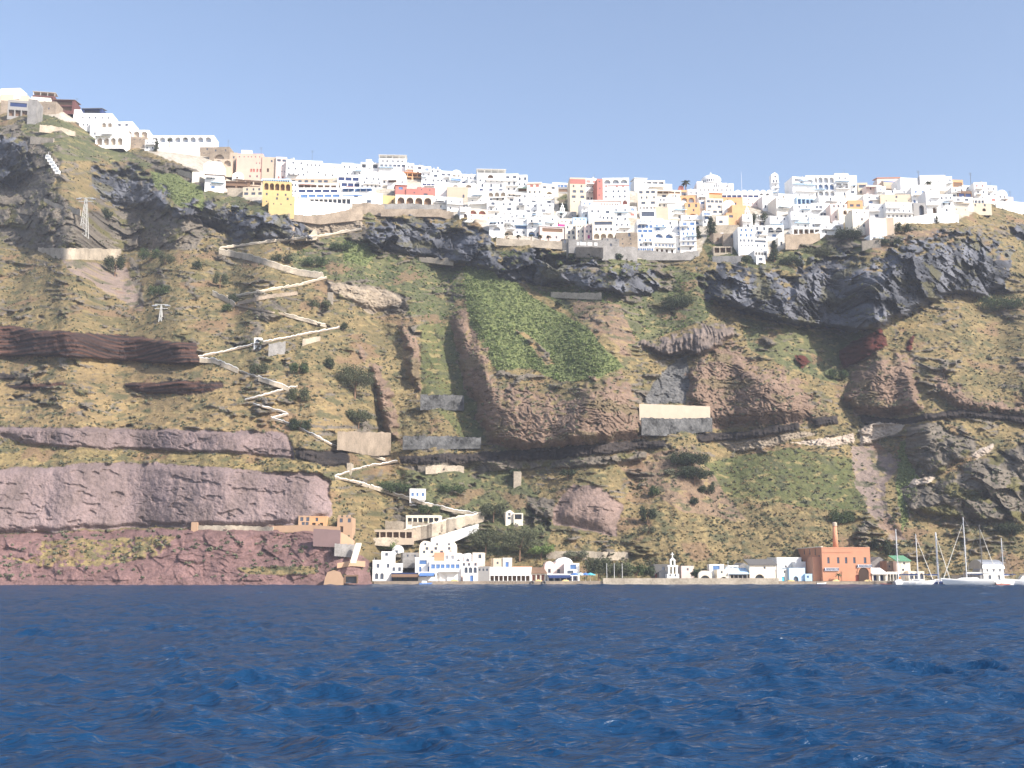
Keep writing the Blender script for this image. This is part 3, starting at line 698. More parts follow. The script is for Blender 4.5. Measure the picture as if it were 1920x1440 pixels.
def dome(e, cx, cy, z, r, m, drum=0, n=20, name='dome', flat=.9):
    V, F = [], []
    if drum:
        for zz_ in (0, drum):
            for i in range(n): V.append((r*math.cos(2*math.pi*i/n), r*math.sin(2*math.pi*i/n), zz_))
    else:
        for i in range(n): V.append((r*math.cos(2*math.pi*i/n), r*math.sin(2*math.pi*i/n), 0))
    for k in range(1, 7):
        a = math.pi/2*k/7
        for i in range(n): V.append((r*math.cos(a)*math.cos(2*math.pi*i/n), r*math.cos(a)*math.sin(2*math.pi*i/n), drum+r*flat*math.sin(a)))
    V.append((0, 0, drum+r*flat)); rws = (len(V)-1)//n
    for k in range(rws-1):
        for i in range(n): F.append((k*n+i, k*n+(i+1) % n, (k+1)*n+(i+1) % n, (k+1)*n+i))
    for i in range(n): F.append(((rws-1)*n+i, (rws-1)*n+(i+1) % n, len(V)-1))
    return mesh_obj(name, V, F, m, e, (cx, cy, z), True)
def wallstrip(name, top, bot, mat, label, cat='wall', th=1.2, off=.8, Yf=None, cap=None, struct=False):
    """upright masonry strip following the ground; top / bot are outlines of its face"""
    n = max(2, int((max(p[0] for p in top)-min(p[0] for p in top))/3)+2)
    txs = [p[0] for p in top]; lo, hi = min(txs), max(txs)
    tp = sorted(top); bt = sorted(bot); q = np.linspace(lo, hi, n)
    yt = np.interp(q, [p[0] for p in tp], [p[1] for p in tp]); yb = np.interp(q, [p[0] for p in bt], [p[1] for p in bt])
    Ys = np.array([(Yf if Yf else min(terY(x, y), terY(x, max(y-3, T.min()))))-off for x, y in zip(q, yb)])
    rw = np.random.RandomState(int(lo)); yt = yt+fbm(q/11., q*0+int(lo)*.1, 3, 55)*(2.2 if 'path' in name else .8)
    if 'stone' in mat: yt = yt+rw.uniform(-.5, .5, n)+fbm(q/7., q*0+int(lo)*.3, 3, 57)*2.2
    if not Yf: Ys = np.convolve(np.pad(Ys, 4, mode='edge'), np.ones(9)/9, 'valid')
    if 'path' not in name and hi-lo < 150:
        ft = np.polyval(np.polyfit(q, Ys, 1), q); Ys = ft+max(-2.5, (Ys-ft).min())
    V, F = [], []
    o = Vector(P(q[0], yb[0], Ys[0]))
    for x, a, b_, Y in zip(q, yt, yb, Ys):
        pb = P(x, b_, Y); pt_ = P(x, a, Y); zt_, zb_ = pt_[2], pb[2]-(.25 if 'path' in name else 1.0); xb_ = pb[0]
        for (yy, zz_) in ((Y, zb_), (Y, zt_), (Y+th, zt_), (Y+th, zb_)): V.append((xb_-o.x, yy-o.y, zz_-o.z))
    for i in range(n-1):
        a = i*4
        for k in range(4): F.append((a+k, a+4+k, a+4+(k+1) % 4, a+(k+1) % 4))
    F += [(0, 1, 2, 3), tuple((n-1)*4+k for k in (3, 2, 1, 0))]
    ob = mesh_obj(name, V, F, M(mat), None, o)
    if struct: ob['kind'] = 'structure'
    else: ob['label'] = label; ob['category'] = cat; ob['kind'] = 'thing'
    if cap:
        V2, F2 = [], []
        for i in range(n):
            x, y, z = V[i*4+1]
            for (dy, dz_) in ((-.12, 0.002), (-.12, cap[1]), (.45, cap[1]), (.45, .002)): V2.append((x, y+dy, z+dz_))
        for i in range(n-1):
            a = i*4
            for k in range(4): F2.append((a+k, a+4+k, a+4+(k+1) % 4, a+(k+1) % 4))
        F2 += [(0, 1, 2, 3), tuple((n-1)*4+k for k in (3, 2, 1, 0))]
        mesh_obj('whitewashed_edge' if cap[0] == 'white' else 'coping', V2, F2, M(cap[0]), ob)
    return ob
def pole(px, yt, yb, label, r=.12, mat='darkgrey', Y=None, arms=1, name='antenna_mast', cat='antenna'):
    Y = Y or terY(px, yb)-1; a, b_ = P(px, yb, Y), P(px, yt, Y); h = b_[2]-a[2]+1
    e = empty(name, (a[0], Y, a[2]-1), label, cat)
    V, F = tube_vf((0, 0, 0), (0, 0, h), r, r*.6); mesh_obj('pole', V, F, M(mat), e)
    if arms:
        V, F = [], []
        for k in range(arms*3):
            z = h*(.98-.06*k); tube_vf((-1.0+.1*k, 0, z), (1.0-.1*k, 0, z), r*.35, None, 4, V, F)
        mesh_obj('crossbars', V, F, M(mat), e)
    return e
# ------------------------------------------------------------------ town on the rim, left to right
# --- cable car station and restaurants at the far left
H("0 38 167 180 white - f", "low white upper storey of the cable car station at the left edge", name='station_roof_house')
H("0 50 178 190 beige - f", "long beige concrete roof storey above the dark cable car hall", name='station_block')
H("13 50 188 217 grey 1Gn,3Co f", "grey cable car hall with dark opening and white pillars on the clifftop", name='cable_car_station', cat='station')
H("0 20 188 210 stone - 0", "plain stone bastion at the left edge beside the cable car hall", name='stone_bastion', cat='building')
H("50 66 186 232 greystone - 0", "tall grey stone pier just right of the cable car hall", name='stone_bastion', cat='building')
H("64 104 190 212 stone 2w 0", "rough stone block under the red pergola restaurant", name='stone_building')
H("57 92 182 195 offwhite 2w f", "small off-white house in front of the red pergola restaurant")
e, w, h, dp, dn = H("60 100 178 192 maroon 1Co p", "dark red restaurant with flat pergola roof on the highest left corner", name='restaurant', cat='restaurant')
H("96 138 187 207 maroon 1Co,1Co Sk", "dark red terraced restaurant stepping down right of the highest pergola", name='restaurant', cat='restaurant')
H("137 150 205 224 chalk - 0", "narrow white plastered wall house below the left antenna mast")
H("148 208 213 240 white 5w,2w@8-30 f", "white hotel under the dark blue canopy on the left ridge", name='hotel', cat='hotel')
H("153 191 204 214 navy 1Ck Sd", "dark blue shade canopy on the roof of the left ridge hotel", name='shade_canopy', cat='canopy')
H("168 212 228 256 white 2A@45-95,3a f", "white house with one large arch stepping down the left ridge")
H("178 232 240 272 white 3s,4A f", "white cliff-edge house with four arches and a blue-glazed window on the left ridge")
H("212 247 229 250 white 2g,- f", "plain white cube house with two wide windows on the left ridge")
H("232 278 243 259 white 3A c", "long low white house with three arches on the left ridge")
H("228 274 256 277 stone 5s,3s 0", "rough stone house below the white left ridge arches")
H("278 400 255 279 white 8Ag,- f", "long white arcade of eight arches ending the left ridge", name='arcade_building', cat='building')
H("271 290 263 282 white 2w,2w f", "small white house at the left end of the long arcade")
H("374 402 276 292 stone 1w,2s 0", "square stone house below the right end of the long arcade")
H("392 430 276 300 stone 2w,1A 0", "ruined stone house with a dark vault left of the pink building", name='stone_ruin', cat='ruin')
H("400 434 298 324 tan 2A,- 0", "brown stone vaults directly left of the pink building", name='stone_ruin', cat='ruin')
H("381 398 302 330 white - g", "small white gabled chapel below the brown vaults", name='chapel', cat='chapel')
H("396 413 304 328 chalk 1s f", "little white flat house beside the small gabled chapel")
H("360 384 322 337 cream - 0", "plain cream retaining house left of the brown-roofed white house")
H("383 418 327 357 white 2sb,1gb Sk", "white house with brown roof edge and blue windows left of the cafe terraces")
e, w, h, dp, dn = H("442 491 289 336 pink 6s,2s@70-95,4ar@50-98,3w f", "large salmon pink building with four tall red arches", name='pink_mansion', cat='building')
H("430 443 286 334 tan 1w,-,1w 0", "narrow brown side wing on the left of the salmon pink building", name='side_wing', cat='building')
H("452 472 282 292 offwhite - f", "off-white roof room on top of the salmon pink building", name='roof_room', cat='building')
H("435 456 322 338 white 1d,1dk vx", "white arched entrance porch at the foot of the salmon pink building")
H("418 466 340 353 brown 1Go,2Co Sk", "brown cafe terrace with dark awnings left below the pink building", name='cafe', cat='cafe')
H("442 490 337 352 tan 3Co,1Go Sk", "stepped tan cafe terraces directly under the salmon pink building", name='cafe', cat='cafe')
H("426 462 352 366 palestone - 0", "pale stone house base left of the yellow building", name='stone_building')
H("455 494 352 368 beige 3wk,3gk f", "beige house with three dark openings left of the yellow building")
H("490 517 294 336 tan 1w,1d@20-60,- 0", "brown stone ruin between the pink building and the pink tower", name='stone_ruin', cat='ruin')
H("516 536 295 338 palepink 2g,1s@50-90,2s@50-90,2ar f", "tall pale pink tower house above the yellow building", name='tower_house')
H("535 572 299 342 white 2p,3w,4w,2g c".replace('2p','2w'), "white stepped house right of the pale pink tower")
H("569 603 302 342 white 4w,2w,3w f", "white row house with roof clutter two doors right of the pink tower")
H("603 642 307 334 offwhite 4sr,3w f", "off-white house with four small red windows in the left town centre")
H("640 662 306 331 chalk 2w,1w f", "chalky cube house left of the green-blue terraced restaurant")
H("540 620 336 345 tan 6gk f", "low tan shop row above the long white restaurant terraces", name='shop_row', cat='shop')
e, w, h, dp, dn = H("491 544 340 386 yellow 5Ao,3w,4s f", "bright yellow building with five dark arches", name='yellow_mansion', cat='building')
H("490 544 336 345 lightblue 12Co f", "glazed pale blue roof terrace on top of the bright yellow building", name='roof_terrace', cat='terrace')
H("503 550 366 400 yellow 2w,3s,- 0", "ochre lower block under the five dark arches of the yellow building", name='yellow_annex', cat='building')
H("543 556 341 376 white 2w,2w,1w f", "narrow white tower at the right side of the yellow building", name='tower_house')
H("555 633 343 353 offwhite 6Bo f", "upper open restaurant terrace right of the yellow building", name='restaurant', cat='restaurant', aw=[('awning', .1, .45, .8, 'red')])
H("556 636 353 364 white 5Gn f", "second long restaurant terrace with dark windows right of the yellow building", name='restaurant', cat='restaurant')
H("560 640 362 374 white 5Gb f", "third long restaurant terrace with a blue-grey rail above the big white wall", name='restaurant', cat='restaurant')
H("578 660 371 383 white 9Ck f", "glazed white veranda on top of the big white wall", name='veranda', cat='restaurant')
wallstrip('retaining_wall', [(547, 376), (600, 378), (655, 383)], [(547, 402), (585, 403), (620, 398), (655, 391)], 'white', "big white plastered retaining wall below the glazed veranda")
wallstrip('retaining_wall', [(540, 400), (585, 405), (640, 396), (679, 386)], [(540, 409), (600, 417), (679, 409)], 'stone', "high rough stone retaining wall carrying the white wall and the zigzag path")
wallstrip('retaining_wall', [(660, 382), (690, 380), (720, 384)], [(660, 396), (690, 398), (720, 402)], 'stone', "short stone wall under the long blue-striped terrace")
H("632 674 329 341 white 3Gn f", "upper floor of the white terraced restaurant with three blue-black bays", name='restaurant', cat='restaurant')
H("638 676 340 352 white 3Gn f", "lower floor of the white terraced restaurant with three blue-black bays", name='restaurant', cat='restaurant', aw=[('awning', .3, .7, .25, 'red')])
H("640 700 352 362 white 5Gb f", "low white cafe with blue awnings under the terraced restaurant", name='cafe', cat='cafe', aw=[('awning', .05, .4, .8, 'navy'), ('awning', .5, .95, .8, 'blue')])
H("642 716 362 382 white 1g,1g f", "long pale blue and white terrace wall ending left of the red building", name='terrace_building', cat='terrace', aw=[('band', .0, .5, .8, 'blue'), ('band', .2, .9, .45, 'lightblue')])
H("660 678 308 330 chalk 1w,2w f", "chalky cube left of the house with the loggia")
H("676 709 305 324 white 3Ck,- f", "white house with a three-bay loggia below the pergola hotel")
H("686 696 300 308 white - f", "tiny white stair hut above the three-bay loggia", name='stair_hut_house')
e, w, h, dp, dn = H("710 761 298 323 white 5w,6gk,- f+p", "white hotel with a big roof pergola on the skyline", name='hotel', cat='hotel')
H("709 716 305 325 palepink 1s,- 0", "thin pinkish pier at the left corner of the pergola hotel", name='tower_house')
H("674 694 322 353 white 1w,1w,2w vx", "white vaulted house left of the cluster above the red building")
H("692 716 321 353 white 2w,2w,3w vx", "middle white vaulted house above the brown rocks")
H("714 762 321 345 white 1A@40-80,3w v2x", "white double-vaulted house with one dark arch under the pergola hotel")
H("726 745 336 353 white 1Go,- f", "small white shop with grey awning above the red building", name='shop', cat='shop', aw=[('awning', .1, .9, .9, 'grey')])
H("760 776 307 330 white 2w,1w f", "white cube right of the pergola hotel")
H("775 794 311 328 white 1g,1w f", "second white cube right of the pergola hotel")
H("753 793 323 337 orange 4Co,2Co So", "orange-roofed open restaurant right below the pergola hotel", name='restaurant', cat='restaurant')
H("790 808 313 342 white 1gb,2w,1w f", "white house right of the orange-roofed restaurant")
H("806 826 317 343 white 2w,1g,2w c", "white house with a chimney below the falling skyline")
H("824 848 321 344 white 2g,3w f", "low white house left of the twin-arched belfry")
H("847 865 318 334 white 2A 0+vx", "white belfry house with twin arches on the skyline", name='belfry_house')
H("843 866 332 348 white 1Gb,- f", "white house with a blue window band under the belfry house")
H("862 892 327 348 white 3w,3Gn f", "white house with a dark window band right of the belfry house")
H("790 842 342 357 white 6Gn,- f", "long white curved cafe terrace above the plain white wall house", name='cafe', cat='cafe')
H("840 892 345 360 white 2A,- f", "long white terrace house above the beige sloping wall")
e, w, h, dp, dn = H("741 762 347 369 red 1gb,- Sr", "red house with a blue-framed window at the left of the cream arcade", name='red_house')
H("761 784 355 369 red 1s f", "low red house in the middle above the cream arcade")
H("782 816 352 369 red 2s,1gk f", "red house above the right end of the cream arcade")
H("741 812 366 386 cream 4Ao f", "cream arcade of four dark arches under the red houses", name='arcade_building', cat='building')
H("714 742 366 383 yellow 1ao@55-90 0", "low ochre house left of the cream arcade")
wallstrip('retaining_wall', [(698, 383), (760, 381), (825, 384)], [(698, 394), (825, 396)], 'greystone', "grey stone wall in front of the cream arcade")
wallstrip('retaining_wall', [(714, 392), (825, 392), (850, 398)], [(714, 402), (825, 403), (850, 410)], 'stone', "long low stone wall on top of the dark crag below the cream arcade")
H("814 840 346 368 white - 0", "plain windowless white house right of the red houses")
H("838 878 350 374 tan 1a@60-90 0", "beige sloping wall house with a single doorway left of the cream tower")
H("812 842 369 392 white 2s,3w f", "white house under the windowless white house")
H("838 868 371 396 white 2w,2w f", "white house left of the foot of the cream tower")
H("862 882 389 408 white 1s,1D f", "small white house at the left foot of the cream tower")
H("877 914 358 397 offwhite -,2s,- 0", "tall blank off-white tower with two reddish arches at its foot", name='tower_house')
H("877 914 392 410 cream 2Ar,2s 0", "cream basement with two reddish arches under the blank tower", name='basement_house')
H("878 896 329 358 white 2w,2w,1g f", "white narrow house left of the big roof-terrace hotel")
# --- centre
e, w, h, dp, dn = H("894 948 325 361 white 1Ao@35-60,5wk,3a,3gn f+p", "white hotel with a roof terrace and rail posts on the centre skyline", name='hotel', cat='hotel', aw=[('slab', .3, 1, .62, 'white')])
H("946 972 327 360 white 2g,2a,2w f", "white house right of the centre roof-terrace hotel", aw=[('slab', 0, 1, .62, 'white'), ('slab', 0, 1, .3, 'white')])
H("970 989 329 362 white 2a,2w,1Go f", "tall white house with arched top windows left of the red-trimmed houses", aw=[('awning', .05, .95, .3, 'green')])
H("913 950 359 379 white 3A,3w f", "white house with a blue shadowed underside below the centre hotel")
H("948 990 361 379 white 4w,2g f", "white row house below the awninged hotel front")
H("988 1016 343 366 cream 2gr,3w f", "cream house with red trim right of the centre hotels", aw=[('band', 0, 1, .9, 'red')])
H("1014 1047 345 368 cream 2g,1A@30-70 f", "cream house with one wide arch right of the centre hotels")
H("986 1040 365 383 white 4s,2g f", "long white house with brown trim under the cream houses", aw=[('band', 0, 1, .55, 'beige')])
H("1036 1065 343 354 white 4Gb f", "low glazed white pavilion on the skyline left of the beige and red tower", name='pavilion', cat='building')
H("1046 1066 352 362 grey 1Go f", "small grey shed under the glazed skyline pavilion", name='shed', cat='shed')
for i, (q, lb) in enumerate([
 ("913 938 377 406 white 1g,2w,1w f", "white cube house left below the centre hotels, nearest the cream tower"),
 ("936 966 379 407 white 2w,1g,2s f", "white cube house with a wide window above the palm terrace houses"),
 ("964 986 372 396 white 1a,1g,1w f", "white narrow house in the middle of the white centre cluster"),
 ("984 1010 380 402 white 2w,2g f", "white house with two wide lower windows in the white centre cluster"),
 ("1008 1038 380 410 white 2w,1g,2w q", "white house with a roof hut left of the little bell church"),
 ("962 992 394 412 white 2w,- vx", "white vaulted house low in the white centre cluster"),
 ("990 1018 399 412 white 1g,1w f", "flat white house just above the twin blue arches"),
 ("1014 1046 404 428 white 2w,1a f", "white stepped house left below the little bell church")]):
    H(q, lb)
H("917 945 405 442 white 2s,4w,1Ag,- f", "white palm terrace house with a tall arch at the left end")
H("943 966 409 441 white 3w,3s,1A f", "white palm terrace house second from the left end")
H("964 990 411 441 white 2s,1Gb,2w f", "white palm terrace house with a blue-grey balcony", aw=[('slab', 0, 1, .6, 'lightblue')])
H("988 1021 409 443 white 2w,2s,2Ab f", "white palm terrace house with twin blue arches")
H("1012 1060 424 450 palepink 1Go,2w Sw", "pale pink house with a mauve shaded veranda at the right of the palms")
e, w, h, dp, dn = H("1044 1066 396 412 white 1a,1a 0", "little white bell church with a cross in the town centre", name='church', cat='church')
def bellgable(e, cx, z, s, m, tiers=2, y=0):
    V, F = [], []
    box_vf(cx-s*.75, cx-s*.45, y, y+.8, z, z+s*1.1, V, F); box_vf(cx+s*.45, cx+s*.75, y, y+.8, z, z+s*1.1, V, F)
    box_vf(cx-.12*s, cx+.12*s, y, y+.8, z, z+s*1.1, V, F); box_vf(cx-s*.85, cx+s*.85, y-.05, y+.85, z+s*1.1, z+s*1.35, V, F)
    if tiers > 1:
        box_vf(cx-s*.42, cx-s*.2, y, y+.8, z+s*1.35, z+s*2.1, V, F); box_vf(cx+s*.2, cx+s*.42, y, y+.8, z+s*1.35, z+s*2.1, V, F)
        b = len(V); V += [(cx-s*.5, y-.05, z+s*2.1), (cx+s*.5, y-.05, z+s*2.1), (cx, y-.05, z+s*2.6), (cx-s*.5, y+.85, z+s*2.1), (cx+s*.5, y+.85, z+s*2.1), (cx, y+.85, z+s*2.6)]
        F += [(b, b+1, b+2), (b+4, b+3, b+5), (b, b+2, b+5, b+3), (b+1, b+4, b+5, b+2), (b, b+3, b+4, b+1)]
    mesh_obj('bell_gable', V, F, m, e)
    zt = z+s*(2.55 if tiers > 1 else 1.35)
    V, F = box_vf(cx-.06*s, cx+.06*s, y+.3, y+.45, zt, zt+s*.8); box_vf(cx-.25*s, cx+.25*s, y+.3, y+.45, zt+s*.45, zt+s*.57, V, F); mesh_obj('cross', V, F, m, e)
    for q in ((-.28, .28) if tiers else ()):
        mesh_obj('bell', *lathe([(.02, .4), (.1, .36), (.13, .15), (.2, 0)], 8), M('darkwood'), e, (cx+q*s, y+.4, z+s*.5))
def lathe(prof, n=12):
    V, F = [], []
    for r_, z_ in prof:
        for i in range(n): V.append((r_*math.cos(2*math.pi*i/n), r_*math.sin(2*math.pi*i/n), z_))
    for k in range(len(prof)-1):
        for i in range(n): F.append((k*n+i, (k+1)*n+i, (k+1)*n+(i+1) % n, k*n+(i+1) % n))
    F.append(tuple(range(n))); F.append(tuple((len(prof)-1)*n+i for i in range(n))[::-1])
    return V, F
bellgable(e, w/2, h, 1.5, M('white'))
H("1064 1081 398 412 grey 1s f", "square grey house right of the little bell church")
H("1049 1075 411 423 cream 3s f", "cream house above the pink wall")
H("1047 1062 420 430 magenta - 0", "short bright pink wall house under the cream house", name='garden_wall', cat='wall')
H("1074 1100 409 422 lightblue 3sb,- f", "light blue house with small blue windows in the lower centre")
H("1060 1082 422 450 cream 2w,2a,2w f", "cream house two doors left of the magenta door")
H("1080 1098 421 448 cream 3s,2w,2s f", "cream house just left of the magenta door")
H("1096 1112 422 447 palepink 2s,2w,1dm f", "pale pink house with a magenta door above the grey stone base")
H("1111 1152 413 448 cream 1G,4w,3Ac f", "cream house with three tan arches left of the stone terraces", name='arcade_building')
H("1150 1182 415 440 white 3w,2s f", "white house above the grey stone building with a white stair")
e, w, h, dp, dn = H("1069 1099 334 394 beige 1g,2w,2g,2g,2s,- f", "tall beige building with a dark red top storey", name='apartment_building', cat='building', aw=[('panel', .0, 1, .9, 'red')])
H("1098 1121 335 377 white 2gr,4s,4s,3w f+c", "white apartment block with two dark red top windows", name='apartment_building', cat='building')
H("1120 1131 335 386 red 1s,1s,1s,1s 0", "narrow red brick tower between the white block and the arched hotel", name='tower_house')
e, w, h, dp, dn = H("1130 1180 335 384 white 3Ag,3wr,4w,4w,2Ar@50-95 f", "white hotel with three big roof arches on the centre right skyline", name='hotel', cat='hotel', aw=[('band', .2, 1, .72, 'red')])
H("1091 1112 376 410 white 2wb,2s,1w f", "white house with a blue window at the foot of the beige and red building")
H("1110 1164 376 391 palepink 7s@30-95 Sw", "long pink house wall under the arched hotel")
for q, lb in [
 ("1104 1130 390 414 white 2w,2s f", "white house below the long pink wall at its left end"),
 ("1128 1152 392 414 white 1g,3w f", "white house below the middle of the long pink wall"),
 ("1150 1178 390 415 white 2w,1g,2w f", "white house right below the long pink wall"),
 ("1106 1126 398 410 red 1g f", "small open red-shaded kiosk among the white houses below the pink wall"),
 ("1176 1194 388 407 white 1gb,1gr f", "white house with a blue window over a red one left of the cream slab block")]:
    H(q, lb)
H("1053 1072 448 466 darkstone 1a,- 0", "narrow dark stone cellar left of the grey building with the arched window", name='stone_building')
e, w, h, dp, dn = H("1066 1131 449 466 greystone 1ap@30-45,- 0", "long grey stone building with a white arched window", name='stone_building')
for q, (cx, ww) in enumerate(((.27, 1.0), (.42, 3.0), (.62, 2.2), (.79, 1.6))):
    V, F = box_vf(w*cx-ww/2, w*cx+ww/2, -.08, -.01, dn+h*.25, dn+h*.25+1.5); mesh_obj('white_window_frame', V, F, M('chalk'), e)
wallstrip('retaining_wall', [(1063, 462), (1131, 464)], [(1063, 478), (1131, 480)], 'stone', "stone retaining wall under the long grey stone building")
H("1130 1162 446 464 greystone 2s,1ak 0", "grey stone house above the terraces left of the white blue-windowed hotel", name='stone_building')
H("1155 1196 436 463 stone 1a,2s,2s 0", "brown stone house with a white outside stair left of the blue-windowed hotel", name='stone_building')
wallstrip('retaining_wall', [(1129, 462), (1195, 463)], [(1129, 484), (1195, 486)], 'greystone', "tall grey terrace wall left below the blue-windowed hotel")
wallstrip('outside_stair', [(1166, 452), (1174, 448), (1192, 438)], [(1166, 462), (1176, 460), (1192, 444)], 'chalk', "white outside stair against the brown stone house", cat='stair')
wallstrip('retaining_wall', [(930, 447), (990, 450), (1054, 452)], [(930, 456), (990, 459), (1054, 464)], 'palestone', "long pale stone wall carrying the palm terrace")
# --- centre right
H("1190 1214 334 357 white - Sw", "blank white house with a slanting roof on the skyline left of the palm")
H("1198 1247 339 347 white 4Cb f", "blue-glazed roof pavilion left of the skyline palm", name='pavilion', cat='building')
H("1199 1261 345 359 white 5s,- f", "long white house under the blue-glazed roof pavilion")
H("1196 1232 356 396 cream 3g,3w,2g,5wk f", "tall cream slab block with four rows of windows")
H("1231 1278 357 372 cream 4Go,2g f", "cream house with brown awnings left of the orange arches", aw=[('awning', .05, .6, .95, 'tan')])
H("1231 1277 370 390 white 2w@10-40,5w c", "white house with chimneys under the brown awnings")
H("1228 1254 388 410 tan - 0", "blank tan wall house in the middle right of the town")
H("1200 1230 393 410 white 1G f", "white balcony house left of the blank tan wall house")
H("1252 1288 384 410 offwhite 1s,2s,1a f", "off-white tall blank house right of the blank tan wall house")
e, w, h, dp, dn = H("1272 1282 348 358 red - v", "tiny red tower with a white dome beside the skyline palm", name='small_tower', cat='tower')
H("1276 1291 357 370 orange 1Gk f", "small orange house under the tiny red tower")
H("1276 1304 368 384 orange 2Ag f", "orange house with two wide arches below the skyline palm")
H("1285 1313 381 408 orange 2ak,1w,1Ao f", "orange house with one big dark arch at its foot")
H("1270 1292 376 404 white - vx", "white vaulted chapel-like house in front of the orange arches", name='vaulted_house')
H("1290 1310 356 378 white 2w,1w f", "white stepped house right of the skyline palm")
H("1308 1330 360 380 white 1w,2a f", "white house just below the left end of the cathedral arcade")
# cathedral
Yc = terY(1338, 362)-2
e = empty('cathedral', P(1307, 362, Yc), "large white domed cathedral with a cross on the skyline", 'cathedral')
pw = (P(1376, 362, Yc)[0]-P(1307, 362, Yc)[0])
def zpx(y): return P(1338, y, Yc)[2]-P(1307, 362, Yc)[2]
V, F = [], []
ops = facade(pw, zpx(351), ['8w'], random.Random(3), V, F)
b = len(V); hh = zpx(351); V += [(0,0,0),(pw,0,0),(pw,16,0),(0,16,0),(0,0,hh),(pw,0,hh),(pw,16,hh),(0,16,hh)]
F += [(b+1,b+2,b+6,b+5),(b+2,b+3,b+7,b+6),(b+3,b,b+4,b+7),(b+4,b+5,b+6,b+7)]
mesh_obj('wall', V, F, M('white'), e)
for kd, pm, out, cx, ww, h_, tk in ops: mesh_obj('window', [(x-cx, 0, z) for x, z in out], [tuple(range(len(out)))], M('pale_glass'), e, (cx, .2, 0))
for (a, b_, zt, dd) in ((.0, .16, 340, 0), (.86, 1.0, 344, 0), (.2, .84, 342, 1)):
    V, F = box_vf(pw*a, pw*b_, dd, 15, zpx(351)+.002, zpx(zt)); mesh_obj('upper_wall', V, F, M('white'), e)
V, F = [(pw*.24, 3, zpx(342)), (pw*.8, 3, zpx(342)), (pw*.62, 3, zpx(337)), (pw*.42, 3, zpx(337)), (pw*.24, 13, zpx(342)), (pw*.8, 13, zpx(342)), (pw*.62, 13, zpx(337)), (pw*.42, 13, zpx(337))], [(0,1,2,3),(5,4,7,6),(3,2,6,7),(0,3,7,4),(1,5,6,2)]
mesh_obj('upper_wall', V, F, M('white'), e)
for q in (-1.1, 0, 1.1): mesh_obj('tall_window', [(-.28, 0, 0), (.28, 0, 0), (.28, 0, 2.6-abs(q)*.8), (0, 0, 3.0-abs(q)*.8), (-.28, 0, 2.6-abs(q)*.8)], [(0, 1, 2, 3, 4)], M('glass'), e, (pw*.535+q, .94, zpx(350.5)))
dr_ = (P(1357, 337, Yc)[0]-P(1319, 337, Yc)[0])/2; dcx = P(1338, 337, Yc)[0]-P(1307, 362, Yc)[0]
dz0 = zpx(338.5); ddrum = zpx(330)-dz0
dm = dome(e, dcx, 8, dz0, dr_, M('white'), ddrum, 24, 'dome', (zpx(320)-zpx(330))/dr_)
for i in range(14):
    a = math.pi+math.pi*(i+.5)/14
    mesh_obj('window', [(-.3, 0, 0), (.3, 0, 0), (.3, 0, 1.3), (-.3, 0, 1.3)], [(0, 1, 2, 3)], M('glass'), dm, (math.cos(a)*(dr_+.03), math.sin(a)*(dr_+.03), ddrum*.25)).rotation_euler = (0, 0, a+math.pi/2)
V, F = box_vf(-.12, .12, -.1, .1, 0, 2.2); box_vf(-.6, .6, -.1, .1, 1.1, 1.35, V, F); mesh_obj('cross', V, F, M('white'), e, (dcx, 8, zpx(320.3)))
# long scalloped arcade
H("1307 1449 356 366 white 12Ak v12x", "long white scalloped arcade running from the cathedral to the bell tower", name='arcade_building', cat='building', depth=5)
e, w, h, dp, dn = H("1448 1461 323 370 white 1w,2ak,1s,1s,- g", "tall slim white bell tower beside the long arcade", name='bell_tower', cat='tower', depth=4)
H("1460 1490 364 376 white 1A@15-50 f", "low white wall house joining the bell tower and the big arched hotel")
H("1326 1355 362 376 orange - So", "orange sloping-roofed hall below the scalloped arcade", name='orange_hall')
H("1352 1392 364 373 white 4Gn f", "white pergola terrace with dark bays below the arcade, left one", name='pergola_terrace', cat='terrace')
H("1391 1424 364 372 white 3Gn f", "white pergola terrace with dark bays below the arcade, right one", name='pergola_terrace', cat='terrace')
H("1340 1393 371 386 orange 1s,2w f", "orange house directly under the left pergola terrace")
H("1391 1432 370 386 palepink 2s,5s f", "pale pink house directly under the right pergola terrace")
H("1312 1332 376 400 white 1Gb,1g,1g f", "white house with blue windows left of the cream three-storey house")
H("1324 1357 373 402 cream 4g,2g,3g f", "cream three-storey house with wide windows below the arcade")
H("1355 1379 375 402 white 1s,1a,1a vx", "white vaulted house with arched balconies below the arcade")
H("1318 1334 397 421 white 1Gb,1gb,2w f", "white house with a blue band window beside the dark conifers")
H("1373 1407 384 410 orange - 0", "blank bright orange wall house left of the white church tower")
H("1362 1383 400 422 orange 1g,- f", "small orange house beside the yellow cube")
H("1343 1366 406 424 cream 1gk f", "small creamy yellow cube above the stone ruins")
H("1278 1316 405 421 white 1w,1Ab@60-90 f", "low white house above the right white hotel front")
for q, lb in [
 ("1195 1226 413 472 white 3sb,4gb,3gb,1ab@5-45,3wb,3w,7db f", "tall white hotel front with many blue windows, the left one of four"),
 ("1225 1250 409 444 white 2wb,1gb@10-60,1s,1gb vx", "white hotel front with a bulging blue-windowed wall, second of four"),
 ("1226 1268 436 474 white 2Ab,2s,6wb,4d f", "wide white hotel front with twin blue arches, centre of the four"),
 ("1248 1272 414 438 white 1a,1w,2s f", "white house behind the twin blue arches"),
 ("1267 1282 424 472 chalk 1wb,1gb,1s,1w,1gb 0", "recessed white hotel front between the twin arches and the right front"),
 ("1276 1306 416 471 white 2gb,3wb,3wb,3wb,3wb,1w f", "tall white hotel front with regular blue windows, the right one of four")]:
    H(q, lb, name='hotel', cat='hotel')
